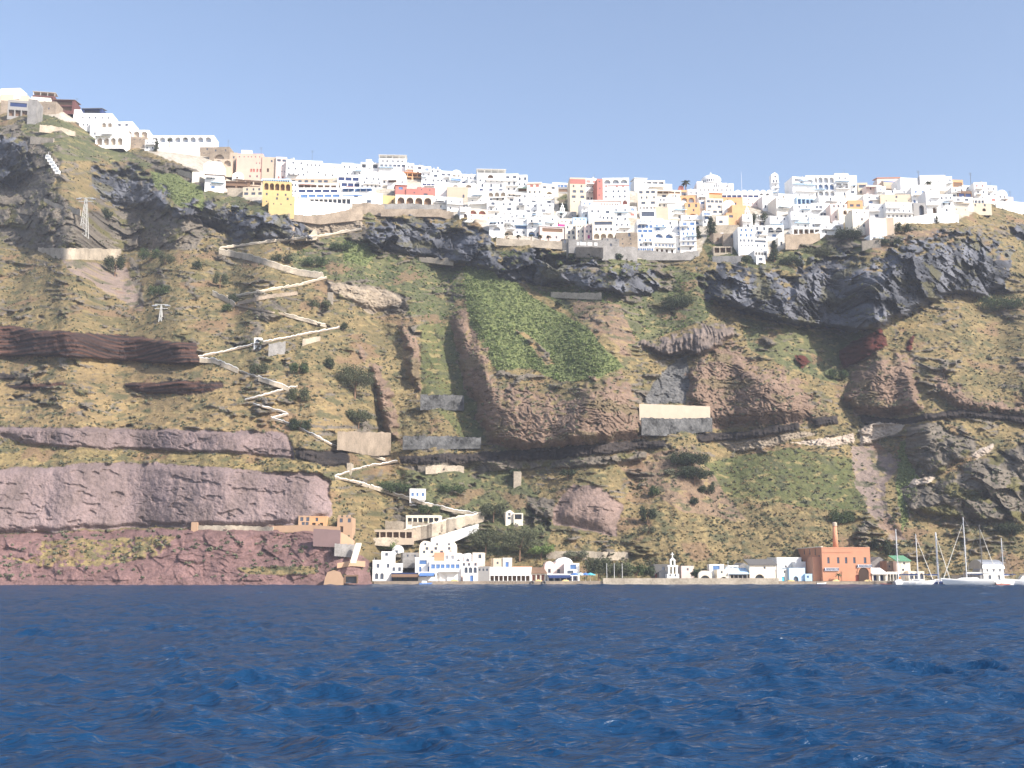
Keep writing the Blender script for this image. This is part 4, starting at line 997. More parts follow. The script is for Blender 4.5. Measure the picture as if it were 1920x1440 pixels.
wallstrip('retaining_wall', [(1195, 469), (1225, 470), (1268, 475), (1310, 469)], [(1195, 484), (1310, 484)], 'greystone', "grey stone base wall under the four white hotel fronts")
H("1338 1358 437 456 stone 1ao 0", "stone ruin with a white slanting stair beside the dark conifers", name='stone_ruin', cat='ruin')
H("1340 1386 422 438 palestone - 0", "pale plain stone block under the yellow cube", name='stone_building')
H("1356 1386 438 462 stone 1w,- 0", "brown stone wall house left of the white church on the slope", name='stone_building')
wallstrip('outside_stair', [(1338, 446), (1352, 436), (1357, 436)], [(1338, 450), (1352, 441), (1357, 452)], 'chalk', "white slanting stair on the stone ruin", cat='stair')
H("1338 1373 462 474 palestone 3Co 0", "low white-framed pergola shed on the green slope", name='pergola_shed', cat='shed')
wallstrip('retaining_wall', [(1336, 480), (1392, 480)], [(1336, 489), (1392, 490)], 'greystone', "short grey wall on the green slope under the pergola shed")
e, w, h, dp, dn = H("1393 1412 402 430 white 1w,1a 0", "white church with a bell gable beside the round dark tree", name='church', cat='church')
bellgable(e, w/2, h, 1.6, M('white'))
for q, lb in [
 ("1385 1416 427 476 white 3wb,3wb,4w,4s,- f", "tall white block with rows of small blue-grey windows under the bell gable"),
 ("1413 1442 424 450 white 2a,1gb,2w f", "white stacked house under the round dark tree"),
 ("1413 1440 448 474 white 1G,2w,1dn f", "lower white stacked house on the slope edge"),
 ("1415 1440 470 482 white 4Cg f", "white railed balcony house at the lowest tip of the white cascade"),
 ("1418 1436 480 492 white 1g f", "little white cube at the very bottom of the white cascade"),
 ("1437 1470 424 448 white 2Ak,1gb f", "white house with two dark arches in the right cascade"),
 ("1444 1486 406 428 chalk 2w,1a,1w f", "pale grey stepped house in the right cascade"),
 ("1416 1448 404 424 white 2s,1g f", "white house just right of the round dark tree"),
 ("1430 1470 368 392 chalk 1s@30-50,5a f", "chalky castle-like house under the bell tower"),
 ("1456 1492 370 400 offwhite 5s,2s,1a@60-90 m", "off-white crenellated house below the big arched hotel"),
 ("1484 1500 398 428 white 1s,2w f", "narrow white house left of the broad white block")]:
    H(q, lb)
e, w, h, dp, dn = H("1487 1532 332 372 white 2Bg@5-95,2tg,2wp f", "left wing of the big arched hotel with two tall loggias", name='hotel', cat='hotel')
e, w, h, dp, dn = H("1512 1568 330 369 white 5Ag,5Ab,5Ag f", "middle of the big hotel with three rows of five arches", name='hotel', cat='hotel', Y=terY(1540, 368)-2.2, rz=0)
H("1567 1594 326 369 white 2w,2Bg,1a f", "right wing of the big arched hotel", name='hotel', cat='hotel')
H("1593 1608 330 366 white 1s,1a,1g f", "narrow white end block right of the big arched hotel", name='hotel', cat='hotel')
H("1494 1538 370 383 lightblue 5Cb f", "light blue glazed terrace under the big arched hotel", name='glazed_terrace', cat='terrace')
H("1536 1572 368 388 white 1a,1w f", "white house right of the light blue glazed terrace")
H("1556 1590 366 384 white 1wk vx", "white vaulted house under the right wing of the big arched hotel", name='vaulted_house')
H("1587 1620 365 379 cream - 0", "plain cream wall house below the end block of the big hotel")
for q, lb in [
 ("1489 1524 384 410 white 2wk,1w,2w f", "broad white block below the light blue terrace, left half"),
 ("1522 1557 382 408 white 2g@20-60,3gk@45-95 f", "broad white block with dark shuttered windows, right half"),
 ("1486 1520 408 428 white 4s,2w f", "white house above the dark pergola terrace, left one"),
 ("1518 1556 406 428 white 6sb,2w f", "white house with a row of small blue windows above the dark pergola")]:
    H(q, lb)
H("1486 1540 427 439 white 5Co f", "dark pergola terrace with white posts over the brown stone wall", name='pergola_terrace', cat='terrace', rz=R(3))
wallstrip('retaining_wall', [(1473, 440), (1538, 437)], [(1473, 464), (1500, 464), (1538, 446)], 'stone', "brown stone retaining wall under the dark pergola terrace")
wallstrip('outside_stair', [(1508, 447), (1534, 434), (1541, 434)], [(1508, 452), (1534, 440), (1541, 446)], 'chalk', "white slanting stair right of the brown stone retaining wall", cat='stair')
H("1539 1566 413 440 white 1w,1wk g", "white gabled house beside the dark bushy knoll", name='gabled_house')
H("1564 1582 415 434 white 1s,1w f", "small white house between the gabled house and the bushy knoll")
H("1459 1476 446 463 offwhite 1ak f", "tiny white house with one arched window left of the brown stone wall")
H("1558 1590 382 412 palepink 3w,-,1w 0", "pale pink tall house left of the cream arches")
H("1590 1618 377 392 orange 2gk f", "orange house above the cream arched house")
e, w, h, dp, dn = H("1573 1614 392 412 cream 3Ao@20-90,- f", "creamy house with three dark arches on the right")
H("1600 1632 394 440 cream 2s,1w,1w,- f", "tall cream house beside the dark bushy knoll")
H("1609 1627 344 366 beige 1Gk,1gk f", "beige house with slanting roof right of the big arched hotel")
H("1625 1655 348 370 palepink 2w,- f", "pink house with a red striped awning on the right skyline", aw=[('awning', .0, .9, .9, 'red')])
H("1620 1652 366 384 white 2w,1gb f", "white house under the red striped awning")
H("1645 1688 334 348 palepink 1gk@5-40 So", "pink house with a shallow sloping roof on the right skyline")
H("1657 1698 339 358 tan - 0", "blank tan house with a blue edge on the right skyline", aw=[('band', 0, 1, .96, 'blue')])
H("1645 1662 350 372 white 1wb,- f", "white pier-like house left of the blank tan house")
H("1690 1723 334 366 white 2s,-,1w f", "white cube house left of the right palm", name='white_house')
H("1660 1712 357 370 white 2w,- c", "white terrace house under the blank tan house")
H("1651 1713 366 382 beige 1w,3s f", "long beige house in the right part of the town")
H("1710 1738 352 382 white 2wb,3db f", "white house with blue doors left of the round bastion")
H("1631 1664 384 411 chalk 2s,1g f", "grey-white house above the high pinkish wall")
H("1662 1713 380 410 white 5s,5w,6w f", "grey-white hotel with regular windows above the beige wall", name='hotel', cat='hotel')
H("1631 1664 409 442 palepink - 0", "high blank pinkish basement wall house", name='basement_house')
H("1660 1677 408 440 tan - 0", "narrow brown side of the high pinkish basement", name='basement_house')
H("1675 1722 407 420 cream - 0", "low beige wall house under the grey-white hotel", name='basement_house')
e, w, h, dp, dn = H("1726 1773 330 354 white 2s f", "big white hall with a shadowed vault right of the right palm", name='white_hall')
H("1772 1786 332 356 white 1w@50-90,- f", "narrow white tower house right of the big white hall", name='tower_house')
e, w, h, dp, dn = H("1738 1764 357 400 white 1s,1s,1Ao@40-80 D", "round-looking domed white house in the right part of the town", name='domed_house')
H("1762 1788 366 400 white 3w,2w,1w f", "white house right of the domed house")
H("1722 1742 348 362 white 1w f", "small white house behind the right palm")
H("1714 1738 380 406 grey 1Ak@40-90 0", "grey stone gatehouse with a dark arch on the right", name='gatehouse')
wallstrip('garden_wall', [(1702, 408), (1740, 402), (1798, 402)], [(1702, 418), (1740, 417), (1798, 416)], 'white', "long low white wall with a cube end above the right crag")
H("1780 1799 401 416 white 1s@40-90 0", "white cube at the right end of the long low white wall")
H("1786 1807 338 354 orange 1Go f", "pale orange house right of the narrow white tower house")
H("1785 1812 352 372 white 2w,3g f", "white house below the pale orange house")
H("1806 1824 348 366 white 1w,2w f", "white house left of the brown modern pavilion")
H("1797 1824 359 374 brown 2Gn f", "brown modern pavilion in the right part of the town", name='pavilion', cat='building')
H("1786 1826 370 388 white 2g,- f", "white terrace house under the brown modern pavilion")
H("1814 1848 373 385 white 5Cb f", "white blue-glazed veranda at the right end of the town", name='veranda', cat='restaurant')
H("1820 1860 382 396 beige 2w,1D@50-80 f", "beige house under the blue-glazed veranda at the right end")
H("1786 1820 386 400 beige 2s 0", "beige basement wall left of the beige right-end house", name='basement_house')
H("1822 1832 348 372 white 1w,1w f", "slim white house in front of the right antenna")
H("1828 1852 343 378 white 2wr,2w,1w f", "white house with pink corners near the right end of the skyline")
H("1850 1872 349 380 white 2w,2w,1gr f", "white house with a red awning near the right end of the skyline")
H("1870 1890 356 382 white 2w,1w vx", "last tall white house at the right end of the skyline")
H("1886 1902 370 388 palepink 1w f", "small pale pink house beyond the last tall white house")
wallstrip('garden_wall', [(1868, 378), (1900, 378), (1925, 380)], [(1868, 388), (1900, 394), (1925, 402)], 'white', "white plastered wall falling away at the right edge of the skyline")
wallstrip('parking_wall', [(1617, 451), (1652, 449)], [(1617, 466), (1652, 462)], 'palestone', "square pale stone wall under the high pinkish basement")
H("1631 1656 436 450 white 1gk,- vx", "small white vaulted shelter in front of the high pinkish basement", name='shelter', cat='shelter')
for px, yt, yb in ((143, 184, 206), (427, 262, 290), (489, 276, 300), (585, 282, 306), (1391, 322, 358), (1723, 320, 345), (1821, 324, 352), (1895, 358, 380)):
    lb = {143: "thin mast right of the red pergola restaurant", 427: "thin mast just left of the salmon pink building", 489: "thin mast at the right corner of the salmon pink building",
          585: "thin mast above the white row house right of the pink tower", 1391: "thin pale mast between the cathedral and the bell tower", 1723: "dark mast left of the big white hall",
          1821: "thick dark mast left of the right-end houses", 1895: "rightmost short mast on the skyline"}[px]
    pole(px, yt, yb, lb, r=.16 if px in (1723, 1821) else .09, mat='chalk' if px == 1391 else 'darkgrey', arms=0 if px == 1391 else 1)
# skyline filler set back behind the front houses: real terraces between the plots
# ------------------------------------------------------------------ zigzag mule path: stone legs with parapets
LEGS = [
 ([(412, 464), (500, 452), (600, 441), (678, 428)], 3, 'palestone', 'cream', "uppermost stone leg of the zigzag path below the big stone wall"),
 ([(410, 466), (470, 478), (520, 494), (560, 506), (605, 512)], 13, 'palestone', 'cream', "broad pale retaining wall of the second path leg falling right"),
 ([(425, 556), (480, 546), (560, 533), (612, 519)], 3, 'palestone', 'cream', "third path leg rising right from the small pale gable wall"),
 ([(398, 545), (420, 556), (440, 568)], 10, 'palestone', 'offwhite', "short pale wall at the left bend of the third path leg"),
 ([(445, 565), (500, 553), (556, 546)], 8, 'stone', None, "stone wall under the third path leg"),
 ([(533, 587), (570, 597), (610, 608)], 6, 'palestone', 'cream', "fourth path leg falling right toward the sharp right bend"),
 ([(372, 668), (420, 658), (480, 644), (540, 631), (600, 620), (636, 613)], 2, 'stone', 'white', "bright white fifth path leg with the little shrine"),
 ([(374, 670), (402, 672), (446, 691)], 11, 'palestone', 'white', "pale wall at the leftmost bend of the path"),
 ([(484, 706), (515, 716), (540, 725)], 9, 'palestone', 'white', "stone wall falling right above the small white leg"),
 ([(459, 749), (500, 738), (530, 730), (557, 724)], 2, 'stone', 'white', "short bright white sixth path leg"),
 ([(474, 757), (500, 763), (538, 773)], 2, 'stone', 'white', "thin seventh path leg below the small white leg"),
 ([(508, 783), (540, 792), (580, 810), (622, 832)], 3, 'stone', 'white', "long thin eighth path leg falling right toward the square stone wall"),
 ([(655, 842), (690, 852), (722, 861)], 3, 'palestone', 'cream', "ninth path leg under the square stone wall"),
 ([(628, 892), (660, 881), (700, 871), (745, 864)], 2, 'stone', 'white', "white tenth path leg rising right above the harbour cliff"),
 ([(672, 903), (720, 918), (760, 930), (800, 943), (850, 955), (905, 963)], 6, 'palestone', 'white', "last long path leg falling right to the harbour ramp"),
 ([(446, 693), (466, 700), (486, 707)], 3, 'stone', 'offwhite', "thin path link between the leftmost bend and the small white leg"),
 ([(508, 784), (525, 779), (540, 775)], 3, 'stone', 'white', "short link of the path at the bend below the thin seventh leg"),
 ([(620, 832), (640, 838), (656, 843)], 3, 'stone', 'offwhite', "thin link of the path at the left foot of the square stone wall"),
 ([(628, 894), (650, 898), (674, 904)], 3, 'stone', 'offwhite', "thin link of the path at the left end of the tenth leg"),
 ([(440, 570), (480, 578), (535, 588)], 3, 'stone', None, "faint low wall linking the third and the fourth path legs"),
]
for tp, hgt, mt_, cp_, lb in LEGS:
    wallstrip('path_wall', tp, [(x, y+hgt*.75) for x, y in tp], mt_, lb, th=3.2, off=1.4, cap=(cp_, .26) if cp_ else None)
def shrine(px0, px1, yt, yb, lb):
    return H(f"{px0} {px1} {yt} {yb} white 1Dk 0", lb, name='shrine', cat='shrine', depth=2, rz=0)
shrine(476, 490, 633, 647, "little white shrine with a dark niche on the bright fifth path leg")
# retaining walls and terraces on the slope
wallstrip('retaining_wall', [(71, 464), (225, 467)], [(71, 466), (112, 487), (225, 487)], 'palestone', "long pale terrace wall below the upper cable car pylon")
wallstrip('retaining_wall', [(74, 234), (100, 236), (140, 246)], [(74, 244), (140, 252)], 'palestone', "pale broken terrace wall below the stone pier at upper left")
wallstrip('retaining_wall', [(56, 256), (100, 259)], [(56, 268), (100, 266)], 'palestone', "short pale wall above the hanging gondolas")
wallstrip('retaining_wall', [(282, 272), (330, 280), (374, 284)], [(282, 280), (330, 286), (374, 291)], 'white', "white garden wall below the long arcade")
wallstrip('retaining_wall', [(330, 316), (362, 325), (384, 336)], [(330, 322), (362, 333), (384, 342)], 'palestone', "slanting pale wall left of the brown-roofed white house")
wallstrip('retaining_wall', [(82, 370), (110, 384), (150, 392)], [(82, 374), (110, 390), (150, 400)], 'palestone', "thin pale wall left of the upper cable car pylon")
wallstrip('retaining_wall', [(1033, 547), (1080, 549), (1128, 549)], [(1033, 554), (1128, 558)], 'palestone', "isolated pale wall on the slope below the grey stone building")
wallstrip('retaining_wall', [(1199, 757), (1260, 759), (1332, 762)], [(1203, 783), (1270, 785), (1336, 786)], 'concrete', "smooth beige concrete wall between the two brown tuff crags", off=1.2)
wallstrip('retaining_wall', [(1203, 783), (1270, 785), (1336, 783)], [(1208, 811), (1270, 813), (1320, 805)], 'darkstone', "grey boulder wall under the smooth beige concrete wall", off=.8)
wallstrip('retaining_wall', [(632, 809), (732, 811)], [(640, 838), (700, 850), (732, 848)], 'stone', "square pale stone wall beside the lower path", off=2)
wallstrip('retaining_wall', [(788, 740), (870, 741)], [(788, 764), (870, 765)], 'darkstone', "dark dry stone wall between the brown ribs")
wallstrip('retaining_wall', [(755, 817), (830, 818), (902, 820)], [(755, 838), (902, 836)], 'darkstone', "grey dry stone wall left of the main brown crag foot")
wallstrip('retaining_wall', [(503, 645), (534, 640)], [(503, 668), (534, 660)], 'greystone', "dark buttress wall under the white fifth path leg")
wallstrip('retaining_wall', [(567, 636), (600, 630)], [(567, 648), (600, 636)], 'palestone', "pale patch of wall under the right end of the fifth path leg")
wallstrip('retaining_wall', [(614, 548), (624, 548)], [(614, 560), (624, 568)], 'palestone', "small pale ruin wall beside the pale strata")
wallstrip('cave_wall', [(786, 482), (850, 484)], [(786, 487), (850, 494)], 'palestone', "low pale wall in the hollow under the dark crag", off=3)
wallstrip('cave_wall', [(798, 874), (830, 872), (870, 874)], [(798, 884), (870, 882)], 'palestone', "low walls of cave houses under the black lava band")
H("545 551 425 447 tan - 0", "small ruined stone hut on the path below the yellow building", name='stone_ruin', cat='ruin')
wallstrip('stone_ruin', [(574, 441), (580, 440), (584, 436), (588, 429), (592, 428), (594, 433)], [(574, 447), (594, 446)], 'palestone', "ruined stone gable beside the uppermost path leg", cat='ruin')
H("963 977 884 908 palestone - 0", "small square stone turret above the chapel", name='stone_turret', cat='tower')
H("768 798 918 936 white 3wb f", "lone white house on the lower path", name='white_house')
H("650 658 868 882 palestone - 0", "little stone sentry pillar on the tenth path leg", name='stone_pillar', cat='pillar')
# cable car: pylons and the string of gondolas
def pylon(px, yt, yb, lb, aw):
    Y = terY(px, yb)-1; a = P(px, yb, Y); h = P(px, yt, Y)[2]-a[2]
    e = empty('cable_car_pylon', (a[0], Y, a[2]-1), lb, 'pylon'); h += 1
    V, F = [], []; s = h*.045
    for sx_, sy_ in ((-1, -1), (1, -1), (1, 1), (-1, 1)): tube_vf((sx_*s*1.9, sy_*s*1.9, 0), (sx_*s*.45, sy_*s*.45, h), .22, .14, 4, V, F)
    k = max(3, int(h/2.4))
    for i in range(k):
        z0, z1 = h*i/k, h*(i+1)/k; w0 = s*(1.9-1.45*i/k); w1 = s*(1.9-1.45*(i+1)/k)
        for y_ in (-1, 1): tube_vf((-w0, y_*w0, z0), (w1, y_*w1, z1), .1, None, 4, V, F); tube_vf((w0, y_*w0, z0), (-w1, y_*w1, z1), .1, None, 4, V, F)
    mesh_obj('lattice_mast', V, F, M('offgrey'), e)
    for z in (h, h-1.6):
        V, F = box_vf(-aw, aw, -.25, .25, z, z+.3); mesh_obj('crossarm', V, F, M('offgrey'), e)
    for sx_ in (-1, 1):
        V, F = box_vf(sx_*aw-1.0, sx_*aw+1.0, -.6, .6, h-.5, h-.1); mesh_obj('pulley_rack', V, F, M('steel'), e)
    return e
pylon(157, 372, 442, "tall white lattice pylon of the cable car on the upper left slope", 3.4)
pylon(301, 572, 600, "small white lattice pylon of the cable car lower on the left slope", 2.6)
gl = ["topmost", "second", "third", "fourth", "fifth", "lowest"]
def gondola(loc, lb):
    e = empty('gondola', loc, lb, 'gondola', 'string of cable car cabins')
    V, F = [], []
    prof = [(-.85, 0), (.85, 0), (1.05, .9), (.95, 1.9), (.6, 2.2), (-.6, 2.2), (-.95, 1.9), (-1.05, .9)]
    for y in (-.9, .9):
        for x, z in prof: V.append((x, y, z))
    F = [tuple(range(8)), tuple(range(15, 7, -1))]+[(i, i+8, (i+1) % 8+8, (i+1) % 8) for i in range(8)]
    mesh_obj('cabin', V, F, M('chalk'), e)
    V, F = box_vf(-.75, .75, -.94, -.91, .95, 1.75); mesh_obj('window', V, F, M('pale_glass'), e)
    V, F = tube_vf((0, 0, 2.2), (0, 0, 4.0), .07); mesh_obj('hanger', V, F, M('steel'), e)
    return e
Yg = terY(100, 325)-14
for i, g in enumerate(gl):
    px, py = 90+3.6*i, 297+5.6*i
    gondola(P(px, py+2, Yg-i*3.2), f"{g} pale gondola of the hanging string at upper left")
cab = [P(40, 214, terY(40, 214)-1), P(90, 292, Yg+2), P(108, 322, Yg-18), P(157, 372, terY(157, 442)-1.5), P(301, 572, terY(301, 600)-1.5), P(660, 985, 352)]
V, F = [], []
for q, r_ in zip(cab[:-1], cab[1:]): tube_vf(q, r_, .035, None, 4, V, F)
o = mesh_obj('cableway_rope', V, F, M('darkgrey')); o['label'] = "thin dark cableway rope running down the left slope past both lattice pylons"; o['category'] = 'cable'
# ------------------------------------------------------------------ old harbour
# quay
def quay_block(name, x0, x1, y0, y1, z0, z1, mat):
    V, F = box_vf(P(x0, 1095, 350)[0], P(x1, 1095, 350)[0], y0, y1, z0, z1)
    o = mesh_obj(name, V, F, M(mat)); o['kind'] = 'structure'; return o
quay_block('quay', 700, 1130, 351.0, 372, -2, 1.0, 'stone')
quay_block('quay', 1130.2, 1462, 351.6, 372, -2, .9, 'stone')
quay_block('quay', 1462.2, 2700, 351.0, 374, -2, .95, 'stone')
V, F = box_vf(P(1131, 1095, 350)[0], P(1461, 1095, 350)[0], 350.4, 351.5, -2, 1.95); o = mesh_obj('quay_wall', V, F, M('palestone')); o['label'] = "long pale stone parapet of the quay in front of the harbour church"; o['category'] = 'wall'
# orange fort-like house on the mauve cliff
H("632 660 970 998 apricot 2w,1d@10-45 m", "orange crenellated tower house on the mauve cliff above the sea", name='tower_house')
H("559 582 969 987 apricot 2w,2w@20-90 f", "small orange house left along the mauve cliff ledge", name='orange_house')
H("581 612 970 987 orange 1w,2d f", "middle orange house on the mauve cliff ledge")
wallstrip('terrace_wall', [(510, 986), (580, 984), (637, 988)], [(510, 992), (580, 993), (637, 996)], 'apricot', "orange terrace wall below the cliff ledge houses")
wallstrip('terrace_wall', [(362, 986), (430, 985), (512, 988)], [(362, 991), (430, 991), (512, 994)], 'palestone', "pale ledge wall running left from the orange cliff houses")
H("358 370 979 993 apricot - 0", "tiny orange hut at the left end of the pale ledge wall", name='orange_hut', cat='hut')
wallstrip('terrace_wall', [(587, 991), (637, 994)], [(587, 1018), (637, 1020)], 'mauvewall', "high mauve-pink wall under the orange cliff houses", off=2)
wallstrip('terrace_wall', [(636, 997), (648, 1003), (664, 1014)], [(636, 1020), (664, 1020)], 'apricot', "stepped orange wall below the crenellated tower house", off=2)
wallstrip('terrace_wall', [(627, 1019), (668, 1021)], [(627, 1036), (668, 1040)], 'greystone', "grey stone wall under the stepped orange wall", off=2)
V, F = [], []
for i in range(12):
    a = P(672-i*.9, 1018+i*2.9, 341-i*.45); box_vf(a[0]-.75, a[0]+.75, a[1]-.4, a[1]+1.4, a[2]-.9, a[2], V, F)
o = mesh_obj('outside_stair', V, F, M('cream')); o['label'] = "steep pale stair falling from the orange walls toward the sea cave"; o['category'] = 'stair'
wallstrip('terrace_wall', [(632, 1056), (660, 1051), (684, 1052)], [(632, 1059), (660, 1055), (684, 1057)], 'apricot', "short orange parapet above the sea cave", off=2)
V, F = [], []
prof = [(-2.9, 0), (2.9, 0), (2.9, 1.8), (1.9, 3.7), (0, 4.3), (-1.9, 3.7), (-2.6, 1.8)]
for y, s_ in ((0, 1), (5, .8)):
    for x, z in prof: V.append((x*s_, y, z*s_))
F = [tuple(range(7)), tuple(range(13, 6, -1))]+[(i, i+7, (i+1) % 7+7, (i+1) % 7) for i in range(7)]
q = P(627, 1094, 333); o = mesh_obj('stone_buttress', V, F, M('apricot'), None, (q[0], 331.5, .1)); o['label'] = "rounded orange buttress standing at the waterline left of the sea cave"; o['category'] = 'buttress'
H("645 671 1078 1094 brown 1Ck 0", "dark boat cave with a square mouth at the waterline", name='boat_cave', cat='cave', Y=331.5)
# harbour houses
H("698 735 1052 1090 white 2w,2a@10-60 f", "leftmost white harbour house at the water's edge, behind the slim pole")
H("731 755 1058 1077 white 2wk f", "small white house behind the blue harbour shopfront", Y=364)
H("734 786 1076 1090 navy 5Ck f", "dark blue harbour shopfront with open bays", name='shopfront', cat='shop', aw=[('awning', 0, 1, .97, 'brown')])
H("715 741 1036 1050 white 1wk,- f", "white house above the leftmost harbour house", Y=368)
H("735 757 1022 1037 chalk 1w vx", "small chalky house right of the round green tree")
H("755 785 1036 1052 greystone 2s 0", "old grey stone house above the blue shopfront", name='stone_building', Y=371)
H("778 811 1047 1076 white 1Gb@20-70,2tb f", "white harbour house with a blue shutter over two pale blue doors", Y=361)
H("784 818 1074 1090 white 2Co,- f", "low white harbour shop with dark display bays behind the blue boat", name='shop', cat='shop', aw=[('awning', .1, .9, .97, 'blue')])
e, w, h, dp, dn = H("786 853 1014 1038 cream 3w,4w v3", "cream harbour mansion with three rounded gables", name='harbour_mansion', Y=372)
H("814 833 1036 1055 brick - 0", "square brick-orange house under the three rounded gables", name='brick_house', Y=366)
H("832 854 1036 1055 palepink 2wp f", "pale pink house right of the square brick-orange house", Y=366)
H("805 864 1054 1090 white 6gb,2Dw@10-60 f", "white harbour house with blue windows over one pale and one dark arch", Y=358.5, aw=[('slab', .3, .95, .5, 'white')])
H("850 872 1037 1056 white 1a vx", "white scalloped harbour house with one round window, left one", Y=369)
H("870 888 1037 1056 white 1a vx", "white scalloped harbour house, right one", Y=369)
H("886 905 1038 1064 cream 1w@50-90,1s f", "narrow cream house right of the scalloped white houses", Y=369)
H("863 897 1055 1076 palepink 3tk,- f", "pink-shadowed house with white columns behind the blue door", Y=366)
H("868 896 1063 1090 white 3a,1dB@35-75 f", "white harbour house with a bright blue door")
H("895 918 1064 1090 grey 3s,- f", "plain grey harbour house beside the white colonnade")
H("925 944 1049 1066 beige 1s f", "beige upper house above the left end of the white colonnade", Y=366)
H("943 960 1048 1066 white 1dB f", "white upper house with a blue door above the colonnade", Y=366)
H("916 996 1065 1090 white -,9Co f", "white harbour colonnade with nine dark bays", name='colonnade', cat='building')
H("958 998 1062 1072 orangeroof - 0", "long low orange-walled room above the right end of the colonnade", name='orange_room', Y=365)
H("996 1024 1075 1090 offwhite 3Cr Sk", "low open shop with red display and brown roof right of the colonnade", name='shop', cat='shop')
H("1021 1040 1052 1080 palepink 1wk vx", "pale pink vaulted harbour house, left one of two", Y=366)
H("1038 1060 1052 1080 palepink 1wk vx", "pale pink vaulted harbour house, right one of two", Y=367)
H("1041 1074 1045 1064 white - vx", "big white vault roof behind the pale pink harbour houses", name='vaulted_house', Y=371)
H("1058 1086 1058 1080 white 1gb,1g f", "white house at the right of the pale pink harbour houses", Y=363)
H("1026 1088 1078 1090 white 5Cn f", "white cafe front with dark blue bays under blue awnings", name='cafe', cat='cafe', aw=[('awning', 0, .7, .98, 'navy')])
def parasol(px, lb, col='blue', Y=354.5, s=1.7):
    a = P(px, 1090, Y); e = empty('parasol', (a[0], Y, 1.0), lb, 'parasol', 'blue parasols on the harbour quay')
    V, F = tube_vf((0, 0, 0), (0, 0, 2.3), .05); mesh_obj('pole', V, F, M('offwhite'), e)
    V = [(s*math.cos(2*math.pi*i/8), s*math.sin(2*math.pi*i/8), 2.0) for i in range(8)]+[(s*math.cos(2*math.pi*i/8), s*math.sin(2*math.pi*i/8), 1.85) for i in range(8)]+[(0, 0, 2.65)]
    F = [(i, (i+1) % 8, 16) for i in range(8)]+[(i+8, (i+1) % 8+8, (i+1) % 8, i) for i in range(8)]+[tuple(range(15, 7, -1))]
    mesh_obj('canopy', V, F, M(col), e)
for px, c_, lb in ((1078, 'blue', "large blue parasol nearest the white cafe front"), (1089, 'lightblue', "pale blue parasol second from the white cafe front"), (1098, 'blue', "blue parasol third from the white cafe front"), (1107, 'turq', "turquoise parasol farthest from the white cafe front")):
    parasol(px, lb, c_)
# ramp and terraces above the harbour
wallstrip('harbour_ramp', [(808, 1009), (850, 996), (897, 982)], [(808, 1013), (850, 1011), (897, 991)], 'white', "bright white wall of the ramp climbing above the cream mansion", off=2.5)
wallstrip('harbour_ramp', [(735, 1000), (800, 985), (850, 972), (908, 962)], [(735, 1018), (800, 1004), (850, 992), (908, 972)], 'palestone', "broad beige wall of the ramp above the white one", off=2.0, cap=('cream', .5))
H("761 825 968 984 cream 6Ck f", "long cream stable with six dark bays on the ramp terrace", name='stable', cat='building')
H("697 775 995 1009 tan 6Co f", "brown pergola shelter on the lower ramp terrace", name='pergola_shelter', cat='shelter')
wallstrip('terrace_wall', [(694, 1008), (780, 1007)], [(694, 1016), (740, 1020), (780, 1012)], 'palestone', "beige terrace wall in front of the brown pergola shelter")
wallstrip('terrace_wall', [(722, 976), (765, 978), (830, 983)], [(722, 992), (765, 996), (830, 990)], 'palestone', "upper beige terrace wall beside the cream stable")
H("948 964 956 974 cream 1wk,1dk g", "tiny cream gabled chapel half hidden by the big tree", name='chapel', cat='chapel')
H("963 980 962 974 cream 1Ck 0", "little cream porch frame attached right of the tiny chapel", name='porch', cat='porch')
wallstrip('terrace_wall', [(1024, 1033), (1100, 1034), (1178, 1035)], [(1024, 1045), (1178, 1045)], 'palestone', "long stone wall on the slope behind the vaulted harbour houses")
# right half of the harbour
H("1226 1256 1060 1090 darkgrey 1w,2gr f", "dark grey shed left of the harbour church", name='shed', cat='shed', Y=364)
H("1236 1252 1068 1090 grey - g", "small grey chapel side left of the white bell gable", name='side_chapel', cat='chapel', Y=360)
e, w, h, dp, dn = H("1251 1274 1076 1090 white 2s,1d@30-60 0", "white harbour church with a tall bell gable", name='church', cat='church')
bellgable(e, w*.5, h, 2.0, M('white'))
H("1278 1302 1063 1090 palepink 1s,- f", "pinkish house right of the harbour church", Y=366)
e, w, h, dp, dn = H("1310 1335 1070 1090 cream 1Ak vx", "cream round-vaulted boat house by the quay", name='boat_house')
H("1331 1358 1060 1090 white 1gb@20-80,1w,- f", "white house with blue shadowed balcony right of the round-vaulted boat house", Y=362)
H("1345 1370 1070 1090 cream 1s,1Ak f", "cream arched house behind the slim white flagpole")
H("1365 1386 1062 1082 white 2w,- f", "small white house behind the blue canvas roof", Y=366)
H("1367 1402 1076 1090 grey 4Ck Sb", "open cafe with a pale blue sloping roof", name='cafe', cat='cafe')
H("1384 1408 1055 1085 greystone 1s,- g", "grey gabled stone ruin behind the blue-roofed cafe", name='stone_ruin', cat='ruin', Y=371)
H("1406 1457 1059 1090 cream 1s,1Ak@15-60 Sd", "wide cream harbour warehouse with a dark arch", name='warehouse', cat='warehouse')
H("1457 1506 1047 1070 white -,1s f", "large blank white stepped house above the turquoise door", Y=369)
H("1492 1512 1055 1074 white - f", "lower white step of the large blank white house", Y=367)
H("1457 1481 1069 1090 offwhite 1s,1dt@35-70 f", "off-white house with a bright turquoise door")
e, w, h, dp, dn = H("1480 1512 1067 1090 lightblue -,1Dk@20-60 f", "light blue harbour house with a dark arched doorway", Y=357)
H("1510 1523 1078 1090 lightblue 1sb f", "low light blue annex with a small square window", Y=357)
